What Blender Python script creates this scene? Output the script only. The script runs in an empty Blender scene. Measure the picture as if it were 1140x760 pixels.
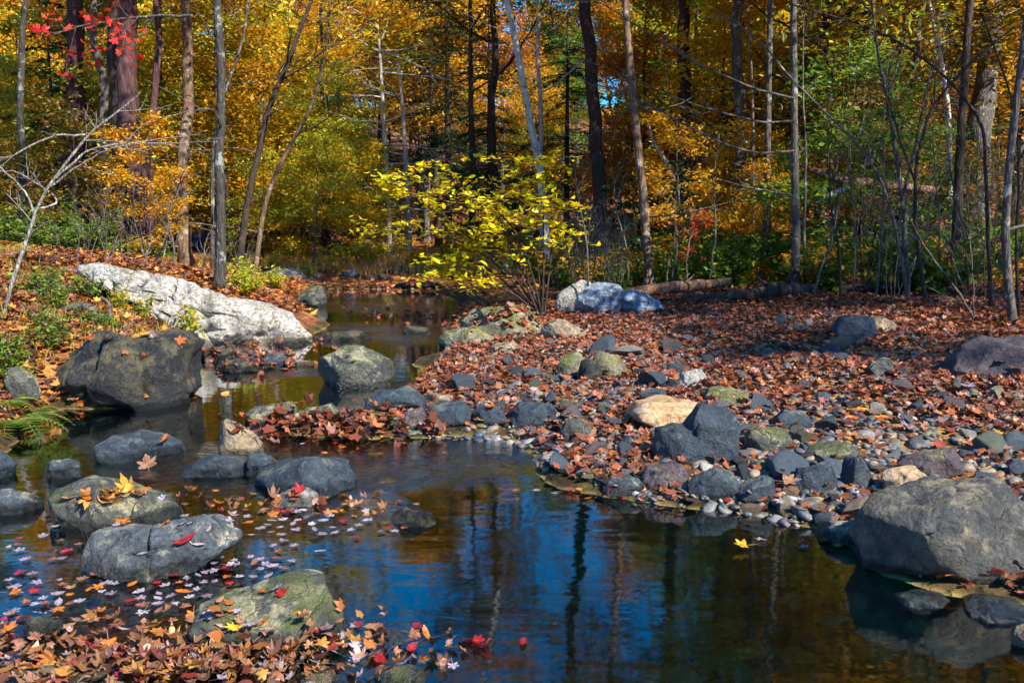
EXPO = 1.28
import bpy, math, random
import numpy as np
from mathutils import Vector, Matrix

random.seed(11)
RNG = np.random.default_rng(11)
col = bpy.context.scene.collection
R = math.radians

# ------------------------------------------------------------------ camera model
CAM_H, PITCH, F = 1.3, R(7.1), 1000.0
def ray(px, py):
    dx, dy = (px - 570) / F, (380 - py) / F
    return np.array([dx, math.cos(PITCH) + dy * math.sin(PITCH), -math.sin(PITCH) + dy * math.cos(PITCH)])
def P(px, py, Y):                     # point seen at (px, py) that stands Y metres ahead
    d = ray(px, py); t = Y / d[1]
    return np.array([d[0] * t, Y, CAM_H + d[2] * t])
def Z0(px, py, z=0.0):                # point on the level z
    d = ray(px, py); t = (z - CAM_H) / d[2]
    return np.array([d[0] * t, d[1] * t, z])
def topx(p):                          # world -> photo pixel (arrays)
    x, y, z = p[..., 0], p[..., 1], p[..., 2] - CAM_H
    f = y * math.cos(PITCH) - z * math.sin(PITCH)
    u = y * math.sin(PITCH) + z * math.cos(PITCH)
    f = np.maximum(f, 1e-3)
    return 570 + F * x / f, 380 - F * u / f

# ------------------------------------------------------------------ noise
_perm = np.random.default_rng(5).permutation(4096)
_val = np.random.default_rng(6).uniform(-1, 1, 4096)
def _h(i, j, k):
    return _val[_perm[(i + _perm[(j + _perm[k & 4095]) & 4095]) & 4095]]
def vnoise(p, s=1.0, seed=0):
    p = np.asarray(p, float) * s + seed * 17.31
    i = np.floor(p).astype(np.int64); f = p - i; f = f * f * (3 - 2 * f)
    a, b, c = i[..., 0], i[..., 1], i[..., 2]; x, y, z = f[..., 0], f[..., 1], f[..., 2]
    L = lambda u, v, t: u + (v - u) * t
    return L(L(L(_h(a, b, c), _h(a + 1, b, c), x), L(_h(a, b + 1, c), _h(a + 1, b + 1, c), x), y),
             L(L(_h(a, b, c + 1), _h(a + 1, b, c + 1), x), L(_h(a, b + 1, c + 1), _h(a + 1, b + 1, c + 1), x), y), z)
def fbm(p, s=1.0, o=4, seed=0, g=.5):
    r = 0; a = 1
    for q in range(o):
        r = r + a * vnoise(p, s * 2 ** q, seed + q); a *= g
    return r
def sstep(a, b, x):
    t = np.clip((x - a) / (b - a), 0, 1); return t * t * (3 - 2 * t)

# ------------------------------------------------------------------ terrain
shore_px = [(0, 508), (25, 474), (60, 455), (130, 455), (205, 443), (216, 420), (206, 400), (225, 382), (290, 377), (350, 371),
            (366, 362), (345, 350), (325, 342), (335, 328), (352, 322), (380, 321), (430, 322), (480, 324), (505, 333), (510, 345),
            (498, 362), (488, 380), (500, 390), (470, 397), (458, 405), (472, 415), (450, 430), (442, 445), (425, 460),
            (350, 465), (300, 470), (294, 479), (340, 486), (420, 489), (480, 487), (560, 490), (595, 505), (602, 525), (625, 543),
            (700, 556), (760, 566), (830, 575), (900, 588), (950, 606), (975, 640), (1010, 655), (1090, 668), (1140, 676)]
poly = [(-5.2, -14), (-4.4, 0), (-3.4, 3.2)] + [tuple(Z0(a, b)[:2]) for a, b in shore_px] + [(2.6, 2.6), (3.4, 0), (4.2, -14)]
POLY = np.array(poly)
def _sdist(x, y):
    x = np.asarray(x, float); y = np.asarray(y, float)
    d = np.full(x.shape, 1e9); ins = np.zeros(x.shape, bool)
    n = len(POLY)
    for i in range(n):
        ax, ay = POLY[i]; bx, by = POLY[(i + 1) % n]
        ex, ey = bx - ax, by - ay
        t = np.clip(((x - ax) * ex + (y - ay) * ey) / (ex * ex + ey * ey), 0, 1)
        d = np.minimum(d, np.hypot(x - ax - t * ex, y - ay - t * ey))
        c = ((ay > y) != (by > y))
        xi = ax + (y - ay) * ex / (ey if abs(ey) > 1e-9 else 1e-9)
        ins ^= c & (x < xi)
    return np.where(ins, -d, d)
_gx, _gy = np.arange(-16, 12.05, .08), np.arange(-15, 26.05, .08)
_SD = _sdist(*np.meshgrid(_gx, _gy))
def sdist(x, y):
    x = np.asarray(x, float); y = np.asarray(y, float)
    u = (x + 16) / .08; v = (y + 15) / .08; nxg, nyg = len(_gx), len(_gy)
    ins = (u >= 0) & (u < nxg - 1.01) & (v >= 0) & (v < nyg - 1.01)
    uc = np.clip(u, 0, nxg - 1.01); vc = np.clip(v, 0, nyg - 1.01); i = uc.astype(int); j = vc.astype(int); a = uc - i; b = vc - j
    r = (_SD[j, i] * (1 - a) + _SD[j, i + 1] * a) * (1 - b) + (_SD[j + 1, i] * (1 - a) + _SD[j + 1, i + 1] * a) * b
    # outside the table only the distance from its rim matters
    return np.where(ins, r, r + np.hypot(u - uc, v - vc) * .08)
_yc = np.array([-14, 0, 4, 6.8, 12, 18, 30, 60]); _xc = np.array([-.5, -.6, -1., -1.6, -2.5, -2.9, -3.5, -4])
def terr(x, y, micro=True):
    x = np.asarray(x, float); y = np.asarray(y, float)
    sd = sdist(x, y); xc = np.interp(y, _yc, _xc)
    sp = np.maximum(sd, 0); si = np.maximum(-sd, 0)
    A = 1.15 + (0.30 - 1.15) * sstep(13, 22, y)
    left = .05 + A * (1 - np.exp(-sp / 2.2)) + .1 * sstep(4, 12, sp) * (1 - sstep(13, 22, y))
    right = .03 * (1 - np.exp(-sp / .1)) + .55 * (1 - np.exp(-sp * .07 / .55))
    w = sstep(-1.2, 1.2, x - xc)
    out = left * (1 - w) + right * w
    dep = np.where(y < 5, .22, .18)
    dep = dep * (1 - .55 * sstep(.2, -1.4, x) * (1 - sstep(4.2, 5, y)))
    ins = -dep * (1 - np.exp(-si / .35))
    z = np.where(sd > 0, out, ins)
    rr = np.hypot(x * .75, y - 2)
    h = np.maximum(rr - 40, 0)
    z = z + 34 * (1 - np.exp(-h * h / (h + 12) * .32 / 34)) * sstep(-1, 1, sp)
    if micro:
        p = np.stack([x, y, x * 0], -1)
        amp = .012 + .05 * sstep(.3, 3, sp) + .12 * sstep(20, 60, rr)
        z = z + amp * fbm(p, .9, 3, 3) + .014 * fbm(p, 7, 2, 9) * sstep(80, 20, rr)
    return z
def tz(x, y): return float(terr(np.array([x]), np.array([y]))[0])
_T = np.concatenate([np.linspace(1.5, 25, 1200), np.linspace(25.1, 140, 900)])
def ground(px, py):
    d = ray(px, py); d = d / d[1]
    x = d[0] * _T; y = _T; z = CAM_H + d[2] * _T
    t = terr(x, y); k = np.argmax(z <= t)
    if z[k] > t[k]: k = len(_T) - 1
    return np.array([x[k], y[k], t[k]])

def waterline(px, py):
    gp = ground(px, py)
    return Z0(px, py) if gp[2] < 0 else gp
# ------------------------------------------------------------------ object helpers
def tag(o, label=None, cat=None, group=None, kind=None):
    if label: o['label'] = label
    if cat: o['category'] = cat
    if group: o['group'] = group
    if kind: o['kind'] = kind
    return o
def empty(name, loc, label=None, cat=None, group=None):
    o = bpy.data.objects.new(name, None); o.empty_display_size = .2
    o.location = loc; col.objects.link(o); return tag(o, label, cat, group)
def mesh_k(name, V, Fc, smooth=True):
    """mesh from verts (N,3) and faces (M,k), uniform k; Fc may be a list of such arrays"""
    Fs = Fc if isinstance(Fc, list) else [Fc]
    Fs = [np.asarray(f, np.int32) for f in Fs if len(f)]
    me = bpy.data.meshes.new(name)
    V = np.ascontiguousarray(V, np.float32)
    me.vertices.add(len(V)); me.vertices.foreach_set('co', V.ravel())
    nl = sum(f.size for f in Fs); npoly = sum(len(f) for f in Fs)
    me.loops.add(nl); me.polygons.add(npoly)
    me.loops.foreach_set('vertex_index', np.concatenate([f.ravel() for f in Fs]))
    tot = np.concatenate([np.full(len(f), f.shape[1], np.int32) for f in Fs])
    st = np.concatenate([[0], np.cumsum(tot)[:-1]]).astype(np.int32)
    me.polygons.foreach_set('loop_start', st)
    me.polygons.foreach_set('use_smooth', np.full(npoly, smooth))
    me.update(calc_edges=True)
    return me
def link(name, me, mat=None, parent=None, loc=None):
    o = bpy.data.objects.new(name, me); col.objects.link(o)
    if mat and not me.materials: me.materials.append(mat)
    if parent: o.parent = parent
    if loc is not None: o.location = loc
    return o
class Geo:
    def __init__(s): s.v = []; s.f = []; s.n = 0
    def add(s, V, Q):
        s.v.append(V); s.f.append(np.asarray(Q) + s.n); s.n += len(V)
    def tube(s, pts, rad, seg=6, rough=0, seed=0, cap=False):
        pts = np.asarray(pts, float); rad = np.asarray(rad, float) * np.ones(len(pts))
        if cap:
            pts = np.vstack([pts[0], pts, pts[-1]]); rad = np.concatenate([[.001], rad, [.001]])
        t = np.gradient(pts, axis=0); t /= np.linalg.norm(t, axis=1)[:, None] + 1e-9
        if cap: t[0] = t[1] = t[2]; t[-1] = t[-2] = t[-3]
        m = t.mean(0); ref = np.array([0, 0, 1.]) if abs(m[2]) < .7 * np.linalg.norm(m) + 1e-9 else np.array([1., 0, 0])
        a = np.cross(t, ref); a /= np.linalg.norm(a, axis=1)[:, None] + 1e-9; b = np.cross(t, a)
        an = np.linspace(0, 2 * np.pi, seg, endpoint=False)
        ring = a[:, None] * np.cos(an)[None, :, None] + b[:, None] * np.sin(an)[None, :, None]
        rr = rad[:, None] * np.ones(seg)
        if rough:
            q = pts[:, None] + ring * rad[:, None, None]
            rr = rr * (1 + rough * fbm(q, 1.2 / max(rad.max(), .02) * .5, 3, seed))
        V = pts[:, None] + ring * rr[..., None]
        n = len(pts); i = np.arange(n - 1)[:, None] * seg; j = np.arange(seg)[None]; j2 = (j + 1) % seg
        Q = np.stack([i + j, i + j2, i + seg + j2, i + seg + j], -1).reshape(-1, 4)
        s.add(V.reshape(-1, 3), Q)
    def build(s, name, mat, parent=None, origin=None, smooth=True):
        V = np.concatenate(s.v); 
        if origin is not None: V = V - np.asarray(origin)
        return link(name, mesh_k(name, V, np.concatenate(s.f), smooth), mat, parent)

# ------------------------------------------------------------------ materials
def mat(name):
    m = bpy.data.materials.new(name); m.use_nodes = True
    nt = m.node_tree; nt.nodes.clear()
    out = nt.nodes.new('ShaderNodeOutputMaterial')
    return m, nt, out
class N:
    def __init__(s, nt): s.nt = nt
    def __call__(s, typ, ins=None, **kw):
        n = s.nt.nodes.new('ShaderNode' + typ)
        for k, v in kw.items(): setattr(n, k, v)
        for k, v in (ins or {}).items():
            if hasattr(v, 'is_output'): s.nt.links.new(v, n.inputs[k])
            else: n.inputs[k].default_value = v
        return n
    def ramp(s, fac, stops, interp='LINEAR'):
        n = s.nt.nodes.new('ShaderNodeValToRGB'); n.color_ramp.interpolation = interp
        e = n.color_ramp.elements
        while len(e) < len(stops): e.new(.5)
        for k, (p, c) in zip(e, stops):
            k.position = p; k.color = (c if len(c) == 4 else (*c, 1))
        s.nt.links.new(fac, n.inputs[0]); return n.outputs[0]
    def mix(s, fac, a, b, mode='MIX'):
        n = s.nt.nodes.new('ShaderNodeMix'); n.data_type = 'RGBA'; n.blend_type = mode
        for i, v in ((0, fac), (6, a), (7, b)):
            if hasattr(v, 'is_output'): s.nt.links.new(v, n.inputs[i])
            else: n.inputs[i].default_value = (v if i == 0 or len(v) == 4 else (*v, 1))
        return n.outputs[2]
    def math(s, op, a, b=0, clamp=False):
        n = s.nt.nodes.new('ShaderNodeMath'); n.operation = op; n.use_clamp = clamp
        for i, v in ((0, a), (1, b)):
            if hasattr(v, 'is_output'): s.nt.links.new(v, n.inputs[i])
            else: n.inputs[i].default_value = v
        return n.outputs[0]
def leaf_mat(name, cols, trans=.45, gloss=.02, rough=.5, pv=.5):
    m, nt, out = mat(name); n = N(nt)
    g = n('NewGeometry'); oi = n('ObjectInfo')
    k = len(cols)
    c = n.ramp(g.outputs['Random Per Island'], [((i + .5) / k if k > 1 else 0, cc) for i, cc in enumerate(cols)])
    r2 = n('TexWhiteNoise', {'W': g.outputs['Random Per Island']}, noise_dimensions='1D')
    v = n.math('MULTIPLY_ADD', r2.outputs[0], pv); v.node.inputs[2].default_value = 1 - pv / 2
    v2 = n.math('MULTIPLY_ADD', oi.outputs['Random'], .3); v2.node.inputs[2].default_value = .85
    hs = n('HueSaturation', {'Hue': .5, 'Saturation': 1.0, 'Value': n.math('MULTIPLY', v, v2), 'Color': c})
    tc = n.mix(.35, hs.outputs[0], cols[0], 'MIX')
    d = n('BsdfDiffuse', {'Color': hs.outputs[0]}); t = n('BsdfTranslucent', {'Color': hs.outputs[0]})
    mx = n('MixShader', {0: trans, 1: d.outputs[0], 2: t.outputs[0]})
    gl = n('BsdfGlossy', {'Roughness': rough, 'Color': (1, 1, 1, 1)})
    mg = n('MixShader', {0: gloss, 1: mx.outputs[0], 2: gl.outputs[0]})
    nt.links.new(mg.outputs[0], out.inputs[0]); return m
def bark_mat(name, c1, c2, c3=None, lichen=.0, scale=6, mossy=0):
    m, nt, out = mat(name); n = N(nt)
    tc = n('TexCoord'); g = n('NewGeometry')
    mp = n('Mapping', {'Vector': tc.outputs['Object'], 'Scale': (1, 1, .22)})
    a = n('TexNoise', {'Vector': mp.outputs[0], 'Scale': scale * 3, 'Detail': 6., 'Roughness': .65})
    vo = n('TexVoronoi', {'Vector': mp.outputs[0], 'Scale': scale * 4}, feature='DISTANCE_TO_EDGE')
    b = n('TexNoise', {'Vector': tc.outputs['Object'], 'Scale': 2.2, 'Detail': 4.})
    c = n.ramp(a.outputs[0], [(.32, c1), (.68, c2)])
    crack = n.ramp(vo.outputs[0], [(0, (.35, .35, .35)), (.12, (1, 1, 1))])
    c = n.mix(.8, c, crack, 'MULTIPLY')
    if lichen:
        l = n('TexNoise', {'Vector': tc.outputs['Object'], 'Scale': 5., 'Detail': 5., 'Roughness': .7})
        f = n.ramp(l.outputs[0], [(.62 - lichen * .3, (0, 0, 0)), (.68 - lichen * .3, (1, 1, 1))])
        c = n.mix(f, c, c3 or (.35, .38, .33))
    if mossy:
        f = n.ramp(b.outputs[0], [(.5, (0, 0, 0)), (.6, (mossy,) * 3)]); c = n.mix(f, c, (.05, .09, .015))
    bp = n('Bump', {'Strength': .7, 'Distance': .02, 'Height': n.math('ADD', a.outputs[0], n.math('MULTIPLY', vo.outputs[0], 1.5))})
    p = n('BsdfPrincipled', {'Base Color': c, 'Roughness': .85, 'Normal': bp.outputs[0], 'Specular IOR Level': .3})
    nt.links.new(p.outputs[0], out.inputs[0]); return m
def rock_mat(name, cols, lichen=None, la=.0, moss=0, sc=1., rough=.62, veins=None, bump=.5, strat=0, usecol=False, wet=True):
    m, nt, out = mat(name); n = N(nt)
    tc = n('TexCoord'); g = n('NewGeometry'); oi = n('ObjectInfo')
    off = n('VectorMath', {0: tc.outputs['Object'], 1: n('CombineXYZ', {0: n.math('MULTIPLY', oi.outputs['Random'], 50), 1: 3., 2: 7.}).outputs[0]}, operation='ADD')
    V = off.outputs[0]
    a = n('TexNoise', {'Vector': V, 'Scale': 3.5 * sc, 'Detail': 8., 'Roughness': .65})
    f2 = n('TexNoise', {'Vector': V, 'Scale': 45 * sc, 'Detail': 5., 'Roughness': .7})
    k = len(cols)
    c = n.ramp(a.outputs[0], [(.3 + .4 * i / (k - 1), cc) for i, cc in enumerate(cols)])
    if usecol: c = n.mix(1., c, oi.outputs['Color'], 'MULTIPLY')
    sp = n.ramp(f2.outputs[0], [(.3, (.55, .55, .55)), (.7, (1.35, 1.35, 1.35))])
    c = n.mix(.75, c, sp, 'MULTIPLY')
    nz = n('SeparateXYZ', {0: g.outputs['Normal']}).outputs[2]
    if lichen:
        l = n('TexNoise', {'Vector': V, 'Scale': 6 * sc, 'Detail': 7., 'Roughness': .75})
        s = n.math('ADD', l.outputs[0], n.math('MULTIPLY', nz, .12))
        f = n.ramp(s, [(.66 - la * .3, (0, 0, 0)), (.74 - la * .3, (.85, .85, .85))])
        c = n.mix(f, c, lichen)
    if moss:
        l = n('TexNoise', {'Vector': V, 'Scale': 4 * sc, 'Detail': 6., 'Roughness': .7})
        f = n.ramp(n.math('ADD', l.outputs[0], n.math('MULTIPLY', nz, .15)), [(.62 - moss * .2, (0, 0, 0)), (.7 - moss * .2, (.8, .8, .8))])
        c = n.mix(f, c, (.10, .12, .025))
    if veins:
        w = n('TexNoise', {'Vector': V, 'Scale': 2.2 * sc, 'Detail': 3., 'Distortion': 1.2})
        e = n.math('ABSOLUTE', n.math('SUBTRACT', w.outputs[0], .5))
        f = n.ramp(e, [(0, (1, 1, 1)), (.018, (0, 0, 0))]); c = n.mix(f, c, veins)
    h = n.math('ADD', a.outputs[0], n.math('MULTIPLY', f2.outputs[0], .22))
    cr = n('TexVoronoi', {'Vector': n('VectorMath', {0: V, 1: n('VectorMath', {0: a.outputs[1], 1: (.25, .25, .25)}, operation='MULTIPLY').outputs[0]}, operation='ADD').outputs[0], 'Scale': 5 * sc}, feature='DISTANCE_TO_EDGE')
    ce = n.ramp(cr.outputs[0], [(0, (0, 0, 0)), (.03, (1, 1, 1))])
    h = n.math('ADD', h, n.math('MULTIPLY', ce, .12))
    cm = n.ramp(a.outputs[0], [(.46, (0, 0, 0)), (.56, (.75, .75, .75))])
    c = n.mix(cm, c, n.mix(1., c, n.ramp(cr.outputs[0], [(0, (.25, .23, .2)), (.018, (1, 1, 1))]), 'MULTIPLY'))
    if strat:
        mp = n('Mapping', {'Vector': V, 'Rotation': (.5, .25, 0), 'Scale': (1, 1, 9)})
        s_ = n('TexNoise', {'Vector': mp.outputs[0], 'Scale': 2.5, 'Detail': 4.}); h = n.math('ADD', h, n.math('MULTIPLY', s_.outputs[0], strat))
    b0 = n('Bump', {'Strength': min(1, bump), 'Distance': .05, 'Height': h})
    f3 = n('TexNoise', {'Vector': V, 'Scale': 14 * sc, 'Detail': 8., 'Roughness': .72})
    bp = n('Bump', {'Strength': min(1, 1. * bump), 'Distance': .035, 'Height': f3.outputs[0], 'Normal': b0.outputs[0]})
    c = n.mix(.7, c, n.ramp(f3.outputs[0], [(.36, (.45, .45, .47)), (.62, (1.35, 1.33, 1.28))]), 'MULTIPLY')
    rg = n.ramp(f2.outputs[0], [(.3, (rough - .15,) * 3), (.7, (rough + .15,) * 3)])
    if wet:   # damp band just above the water line of the creek
        pz = n('SeparateXYZ', {0: g.outputs['Position']}).outputs[2]
        wf = n.ramp(n.math('ADD', pz, n.math('MULTIPLY', a.outputs[0], .05)), [(.065, (1, 1, 1)), (.09, (0, 0, 0))])
        c = n.mix(wf, c, n.mix(1., c, (.36, .36, .33), 'MULTIPLY')); rg = n.mix(wf, rg, (.22, .22, .22))
    p = n('BsdfPrincipled', {'Base Color': c, 'Roughness': rg, 'Normal': bp.outputs[0], 'Specular IOR Level': .5})
    nt.links.new(p.outputs[0], out.inputs[0]); return m

M = {}
# foliage
M['lf_yellow'] = leaf_mat('leaf_yellow', [(.74, .50, .010), (.78, .55, .015), (.68, .34, .010), (.48, .44, .015), (.80, .56, .02)])
M['lf_gold'] = leaf_mat('leaf_gold', [(.66, .34, .010), (.60, .27, .008), (.70, .42, .012), (.50, .17, .006), (.40, .34, .015)])
M['lf_orange'] = leaf_mat('leaf_orange', [(.66, .25, .008), (.56, .16, .006), (.68, .34, .012), (.42, .11, .008), (.62, .28, .01)])
M['lf_green'] = leaf_mat('leaf_green', [(.07, .16, .012), (.12, .23, .02), (.17, .26, .02), (.05, .11, .012), (.26, .28, .02)])
M['lf_lime'] = leaf_mat('leaf_lime', [(.30, .36, .02), (.42, .40, .02), (.20, .30, .02), (.50, .42, .03), (.55, .36, .02)])
M['lf_olive'] = leaf_mat('leaf_olive', [(.10, .12, .012), (.22, .17, .012), (.32, .18, .012), (.07, .09, .012), (.30, .12, .012)])
M['lf_bush'] = leaf_mat('leaf_bush', [(.88, .74, .008), (.86, .68, .010), (.40, .58, .015), (.92, .74, .012), (.90, .78, .012), (.88, .58, .01)], .55, .02, pv=.6)
M['lf_hemlock'] = leaf_mat('leaf_hemlock', [(.018, .05, .014), (.03, .075, .015), (.05, .09, .02), (.02, .045, .016)], .2, .02)
M['lf_red'] = leaf_mat('leaf_red', [(.62, .02, .015), (.50, .03, .02), (.55, .07, .02)])
# fallen leaves
LIT_B = [(.20, .055, .02), (.29, .08, .025), (.13, .038, .02), (.34, .12, .04), (.25, .09, .06), (.40, .10, .015), (.26, .15, .13), (.08, .03, .018), (.27, .06, .035), (.36, .15, .055)]  # greyed purple tones carry skylight on the brown leaves, as colour
LIT_B = [tuple(v * .82 for v in c_) for c_ in LIT_B]
LIT_O = [(.45, .17, .03), (.55, .25, .04), (.30, .10, .025), (.52, .30, .08), (.38, .10, .02), (.26, .09, .03)]
M['litter_brown'] = leaf_mat('litter_brown', LIT_B, .12, .03, .45, .8)
M['litter_bank'] = leaf_mat('litter_bank', LIT_B[:8] + LIT_O[:2], .12, .02, .45, .8)
M['litter_orange'] = leaf_mat('litter_orange', LIT_O, .15, .02, .45, .8)
for nm, cc in dict(pale=(.38, .34, .39), red=(.38, .016, .016), orange=(.50, .15, .015), yellow=(.56, .32, .02), tan=(.36, .19, .10), brown=(.25, .10, .05), lilac=(.30, .22, .28), crimson=(.40, .02, .06)).items():  # pale and lilac: sky reflected off leaf undersides, put into the colour
    m, nt, out = mat('fallen_' + nm); n = N(nt); M['f_' + nm] = m
    oi = n('ObjectInfo'); tc = n('TexCoord')
    ns = n('TexNoise', {'Vector': n('VectorMath', {0: tc.outputs['Object'], 1: n('CombineXYZ', {2: n.math('MULTIPLY', oi.outputs['Random'], 40)}).outputs[0]}, operation='ADD').outputs[0], 'Scale': 2.2, 'Detail': 7., 'Roughness': .65})
    dk = (cc[0] * .4, cc[1] * .3, cc[2] * .25)
    c = n.ramp(ns.outputs[0], [(.38, dk), (.5, tuple(v * .8 for v in cc)), (.6, cc)])
    # midrib and side veins follow the leaf's own x / y axes
    xy = n('SeparateXYZ', {0: tc.outputs['Object']})
    v = n.ramp(n.math('ABSOLUTE', xy.outputs[0]), [(0, (1, 1, 1)), (.035, (0, 0, 0))])
    c = n.mix(n.math('MULTIPLY', v, .5), c, tuple(min(1, k * 1.5 + .05) for k in cc))
    hs = n('HueSaturation', {'Value': n.math('MULTIPLY_ADD', oi.outputs['Random'], .6), 'Color': c}); hs.inputs['Value'].links[0].from_node.inputs[2].default_value = .7
    b = n('Bump', {'Strength': .4, 'Distance': .01, 'Height': ns.outputs[0]})
    p = n('BsdfPrincipled', {'Base Color': hs.outputs[0], 'Roughness': .42, 'Normal': b.outputs[0]})
    t = n('BsdfTranslucent', {'Color': hs.outputs[0]}); mx = n('MixShader', {0: .15, 1: p.outputs[0], 2: t.outputs[0]})
    nt.links.new(mx.outputs[0], out.inputs[0])
# bark
M['bk_dark'] = bark_mat('bark_dark', (.018, .014, .012), (.075, .05, .035), lichen=.0)
M['bk_red'] = bark_mat('bark_reddish', (.03, .014, .014), (.13, .06, .055), scale=4)
M['bk_grey'] = bark_mat('bark_grey', (.035, .03, .026), (.14, .12, .10), (.26, .26, .21), .2)
M['bk_brown'] = bark_mat('bark_brown', (.06, .035, .02), (.26, .16, .10), (.30, .25, .18), .2)
M['bk_lichen'] = bark_mat('bark_lichen', (.02, .02, .018), (.08, .07, .055), (.20, .22, .20), .22, 8)
M['bk_birch'] = bark_mat('bark_pale', (.30, .30, .25), (.68, .68, .60), (.12, .11, .09), .12, 5)
M['bk_snag'] = bark_mat('bark_weathered', (.26, .23, .19), (.60, .56, .48))
M['bk_twig'] = bark_mat('bark_twig', (.05, .042, .035), (.17, .145, .12), (.28, .27, .23), .15, 9)
M['bk_paletwig'] = bark_mat('bark_pale_twig', (.12, .105, .09), (.30, .27, .25), (.36, .36, .33), .2, 9)
M['log'] = bark_mat('log_wood', (.06, .025, .015), (.34, .19, .11), scale=3)
M['log_dark'] = bark_mat('log_dark', (.02, .012, .01), (.11, .065, .045), scale=3)
# rock
M['slate'] = rock_mat('rock_slate', [(0.014, 0.023, 0.035), (0.03, 0.048, 0.069), (0.058, 0.074, 0.082)], (.13, .16, .13), .12, bump=.9)
M['darkbould'] = rock_mat('rock_dark', [(0.007, 0.009, 0.013), (0.019, 0.022, 0.025), (0.066, 0.055, 0.033)], (.13, .11, .055), .32, bump=1., sc=1.2)
M['greygreen'] = rock_mat('rock_grey_green', [(0.035, 0.043, 0.041), (0.078, 0.086, 0.072), (0.14, 0.133, 0.101)], (.40, .37, .22), .25, moss=.08, bump=1.)
M['greyblue'] = rock_mat('rock_blue_grey', [(0.035, 0.047, 0.058), (0.078, 0.098, 0.113), (0.148, 0.156, 0.148)], (.36, .35, .26), .22, bump=1.)
M['tan'] = rock_mat('rock_tan', [(.13, .10, .06), (.26, .20, .12), (.38, .30, .19)], bump=.8)
M['ochre'] = rock_mat('rock_ochre', [(.30, .17, .08), (.48, .30, .14), (.40, .33, .25)], bump=.6)
M['quartz'] = rock_mat('rock_quartz', [(.34, .31, .24), (.62, .59, .53), (.80, .77, .72)], (.22, .23, .10), .12, veins=(.22, .17, .10), bump=1., sc=1.6, strat=.2)
M['speckled'] = rock_mat('rock_speckled', [(.16, .15, .11), (.42, .40, .35), (.66, .63, .57)], (.14, .15, .06), .35, moss=.1, bump=1., sc=2.2, strat=.4)
M['palegrey'] = rock_mat('rock_pale_grey', [(.28, .27, .24), (.46, .45, .41), (.58, .55, .48)], (.16, .18, .08), .15, bump=1., strat=.6, sc=1.5)
M['bluepale'] = rock_mat('rock_pale_blue', [(.10, .15, .21), (.24, .32, .40), (.45, .50, .54)], (.12, .12, .10), .08, bump=1., strat=.9)
M['mossledge'] = rock_mat('rock_mossy', [(.10, .09, .055), (.22, .20, .12), (.40, .36, .24)], (.24, .22, .05), .25, moss=.25, bump=1., strat=.5)
M['purple'] = rock_mat('rock_purple', [(0.047, 0.031, 0.039), (0.094, 0.066, 0.074), (0.14, 0.109, 0.101)], (.18, .16, .07), .12, bump=.9)
M['bigbould'] = rock_mat('rock_granite', [(0.027, 0.033, 0.035), (0.066, 0.07, 0.066), (0.117, 0.113, 0.094)], (.28, .24, .15), .2, bump=.9, sc=1.3, veins=(.09, .08, .06))
M['stone'] = rock_mat('rock_small', [(.55, .55, .55), (.85, .85, .85), (1.15, 1.12, 1.05)], bump=.5, sc=3., usecol=True)
# ================================================================== ground
def sgrid(a, b, c, n, k):             # n values from a to b, dense near c
    sa, sb = math.asinh((a - c) * k), math.asinh((b - c) * k)
    return c + np.sinh(np.linspace(sa, sb, n)) / k
gx = sgrid(-320, 320, 0, 560, .35); gy = sgrid(-200, 420, 5, 620, .22)
X, Y = np.meshgrid(gx, gy)
Zt = terr(X, Y)
# cobbly bed and bar
pp = np.stack([X, Y, X * 0], -1)
V = np.stack([X, Y, Zt], -1).reshape(-1, 3)
ny, nx = X.shape
i = np.arange(ny - 1)[:, None] * nx + np.arange(nx - 1)[None]
Q = np.stack([i, i + 1, i + nx + 1, i + nx], -1).reshape(-1, 4)

m, nt, out = mat('forest_ground'); n = N(nt); M['ground'] = m
g = n('NewGeometry'); pos = g.outputs['Position']
pz = n('SeparateXYZ', {0: pos})
big = n('TexNoise', {'Vector': pos, 'Scale': .6, 'Detail': 4.})
wob = n('TexNoise', {'Vector': pos, 'Scale': 14., 'Detail': 3.})
wp = n('VectorMath', {0: pos, 1: n('VectorMath', {0: wob.outputs[1], 1: (.09, .09, 0)}, operation='MULTIPLY').outputs[0]}, operation='ADD').outputs[0]
vo = n('TexVoronoi', {'Vector': wp, 'Scale': 13.}); vb = n('TexVoronoi', {'Vector': wp, 'Scale': 27.})
rc = n('SeparateColor', {0: vo.outputs['Color']}).outputs[0]
lit1 = n.ramp(rc, [(0, (.05, .022, .014)), (.2, (.20, .07, .03)), (.4, (.11, .045, .025)), (.6, (.26, .12, .06)), (.8, (.17, .06, .02)), (1, (.30, .16, .10))], 'CONSTANT')
lit2 = n.ramp(rc, [(0, (.10, .045, .015)), (.2, (.42, .17, .03)), (.45, (.30, .10, .025)), (.65, (.50, .25, .05)), (.85, (.22, .08, .02)), (1, (.5, .3, .1))], 'CONSTANT')
lit = n.mix(n.ramp(big.outputs[0], [(.42, (0, 0, 0)), (.6, (1, 1, 1))]), lit1, lit2)
sm = n.ramp(n('TexNoise', {'Vector': pos, 'Scale': 25., 'Detail': 4.}).outputs[0], [(.35, (.45, .45, .45)), (.65, (1.2, 1.2, 1.2))])
lit = n.mix(.8, lit, sm, 'MULTIPLY')
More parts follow.
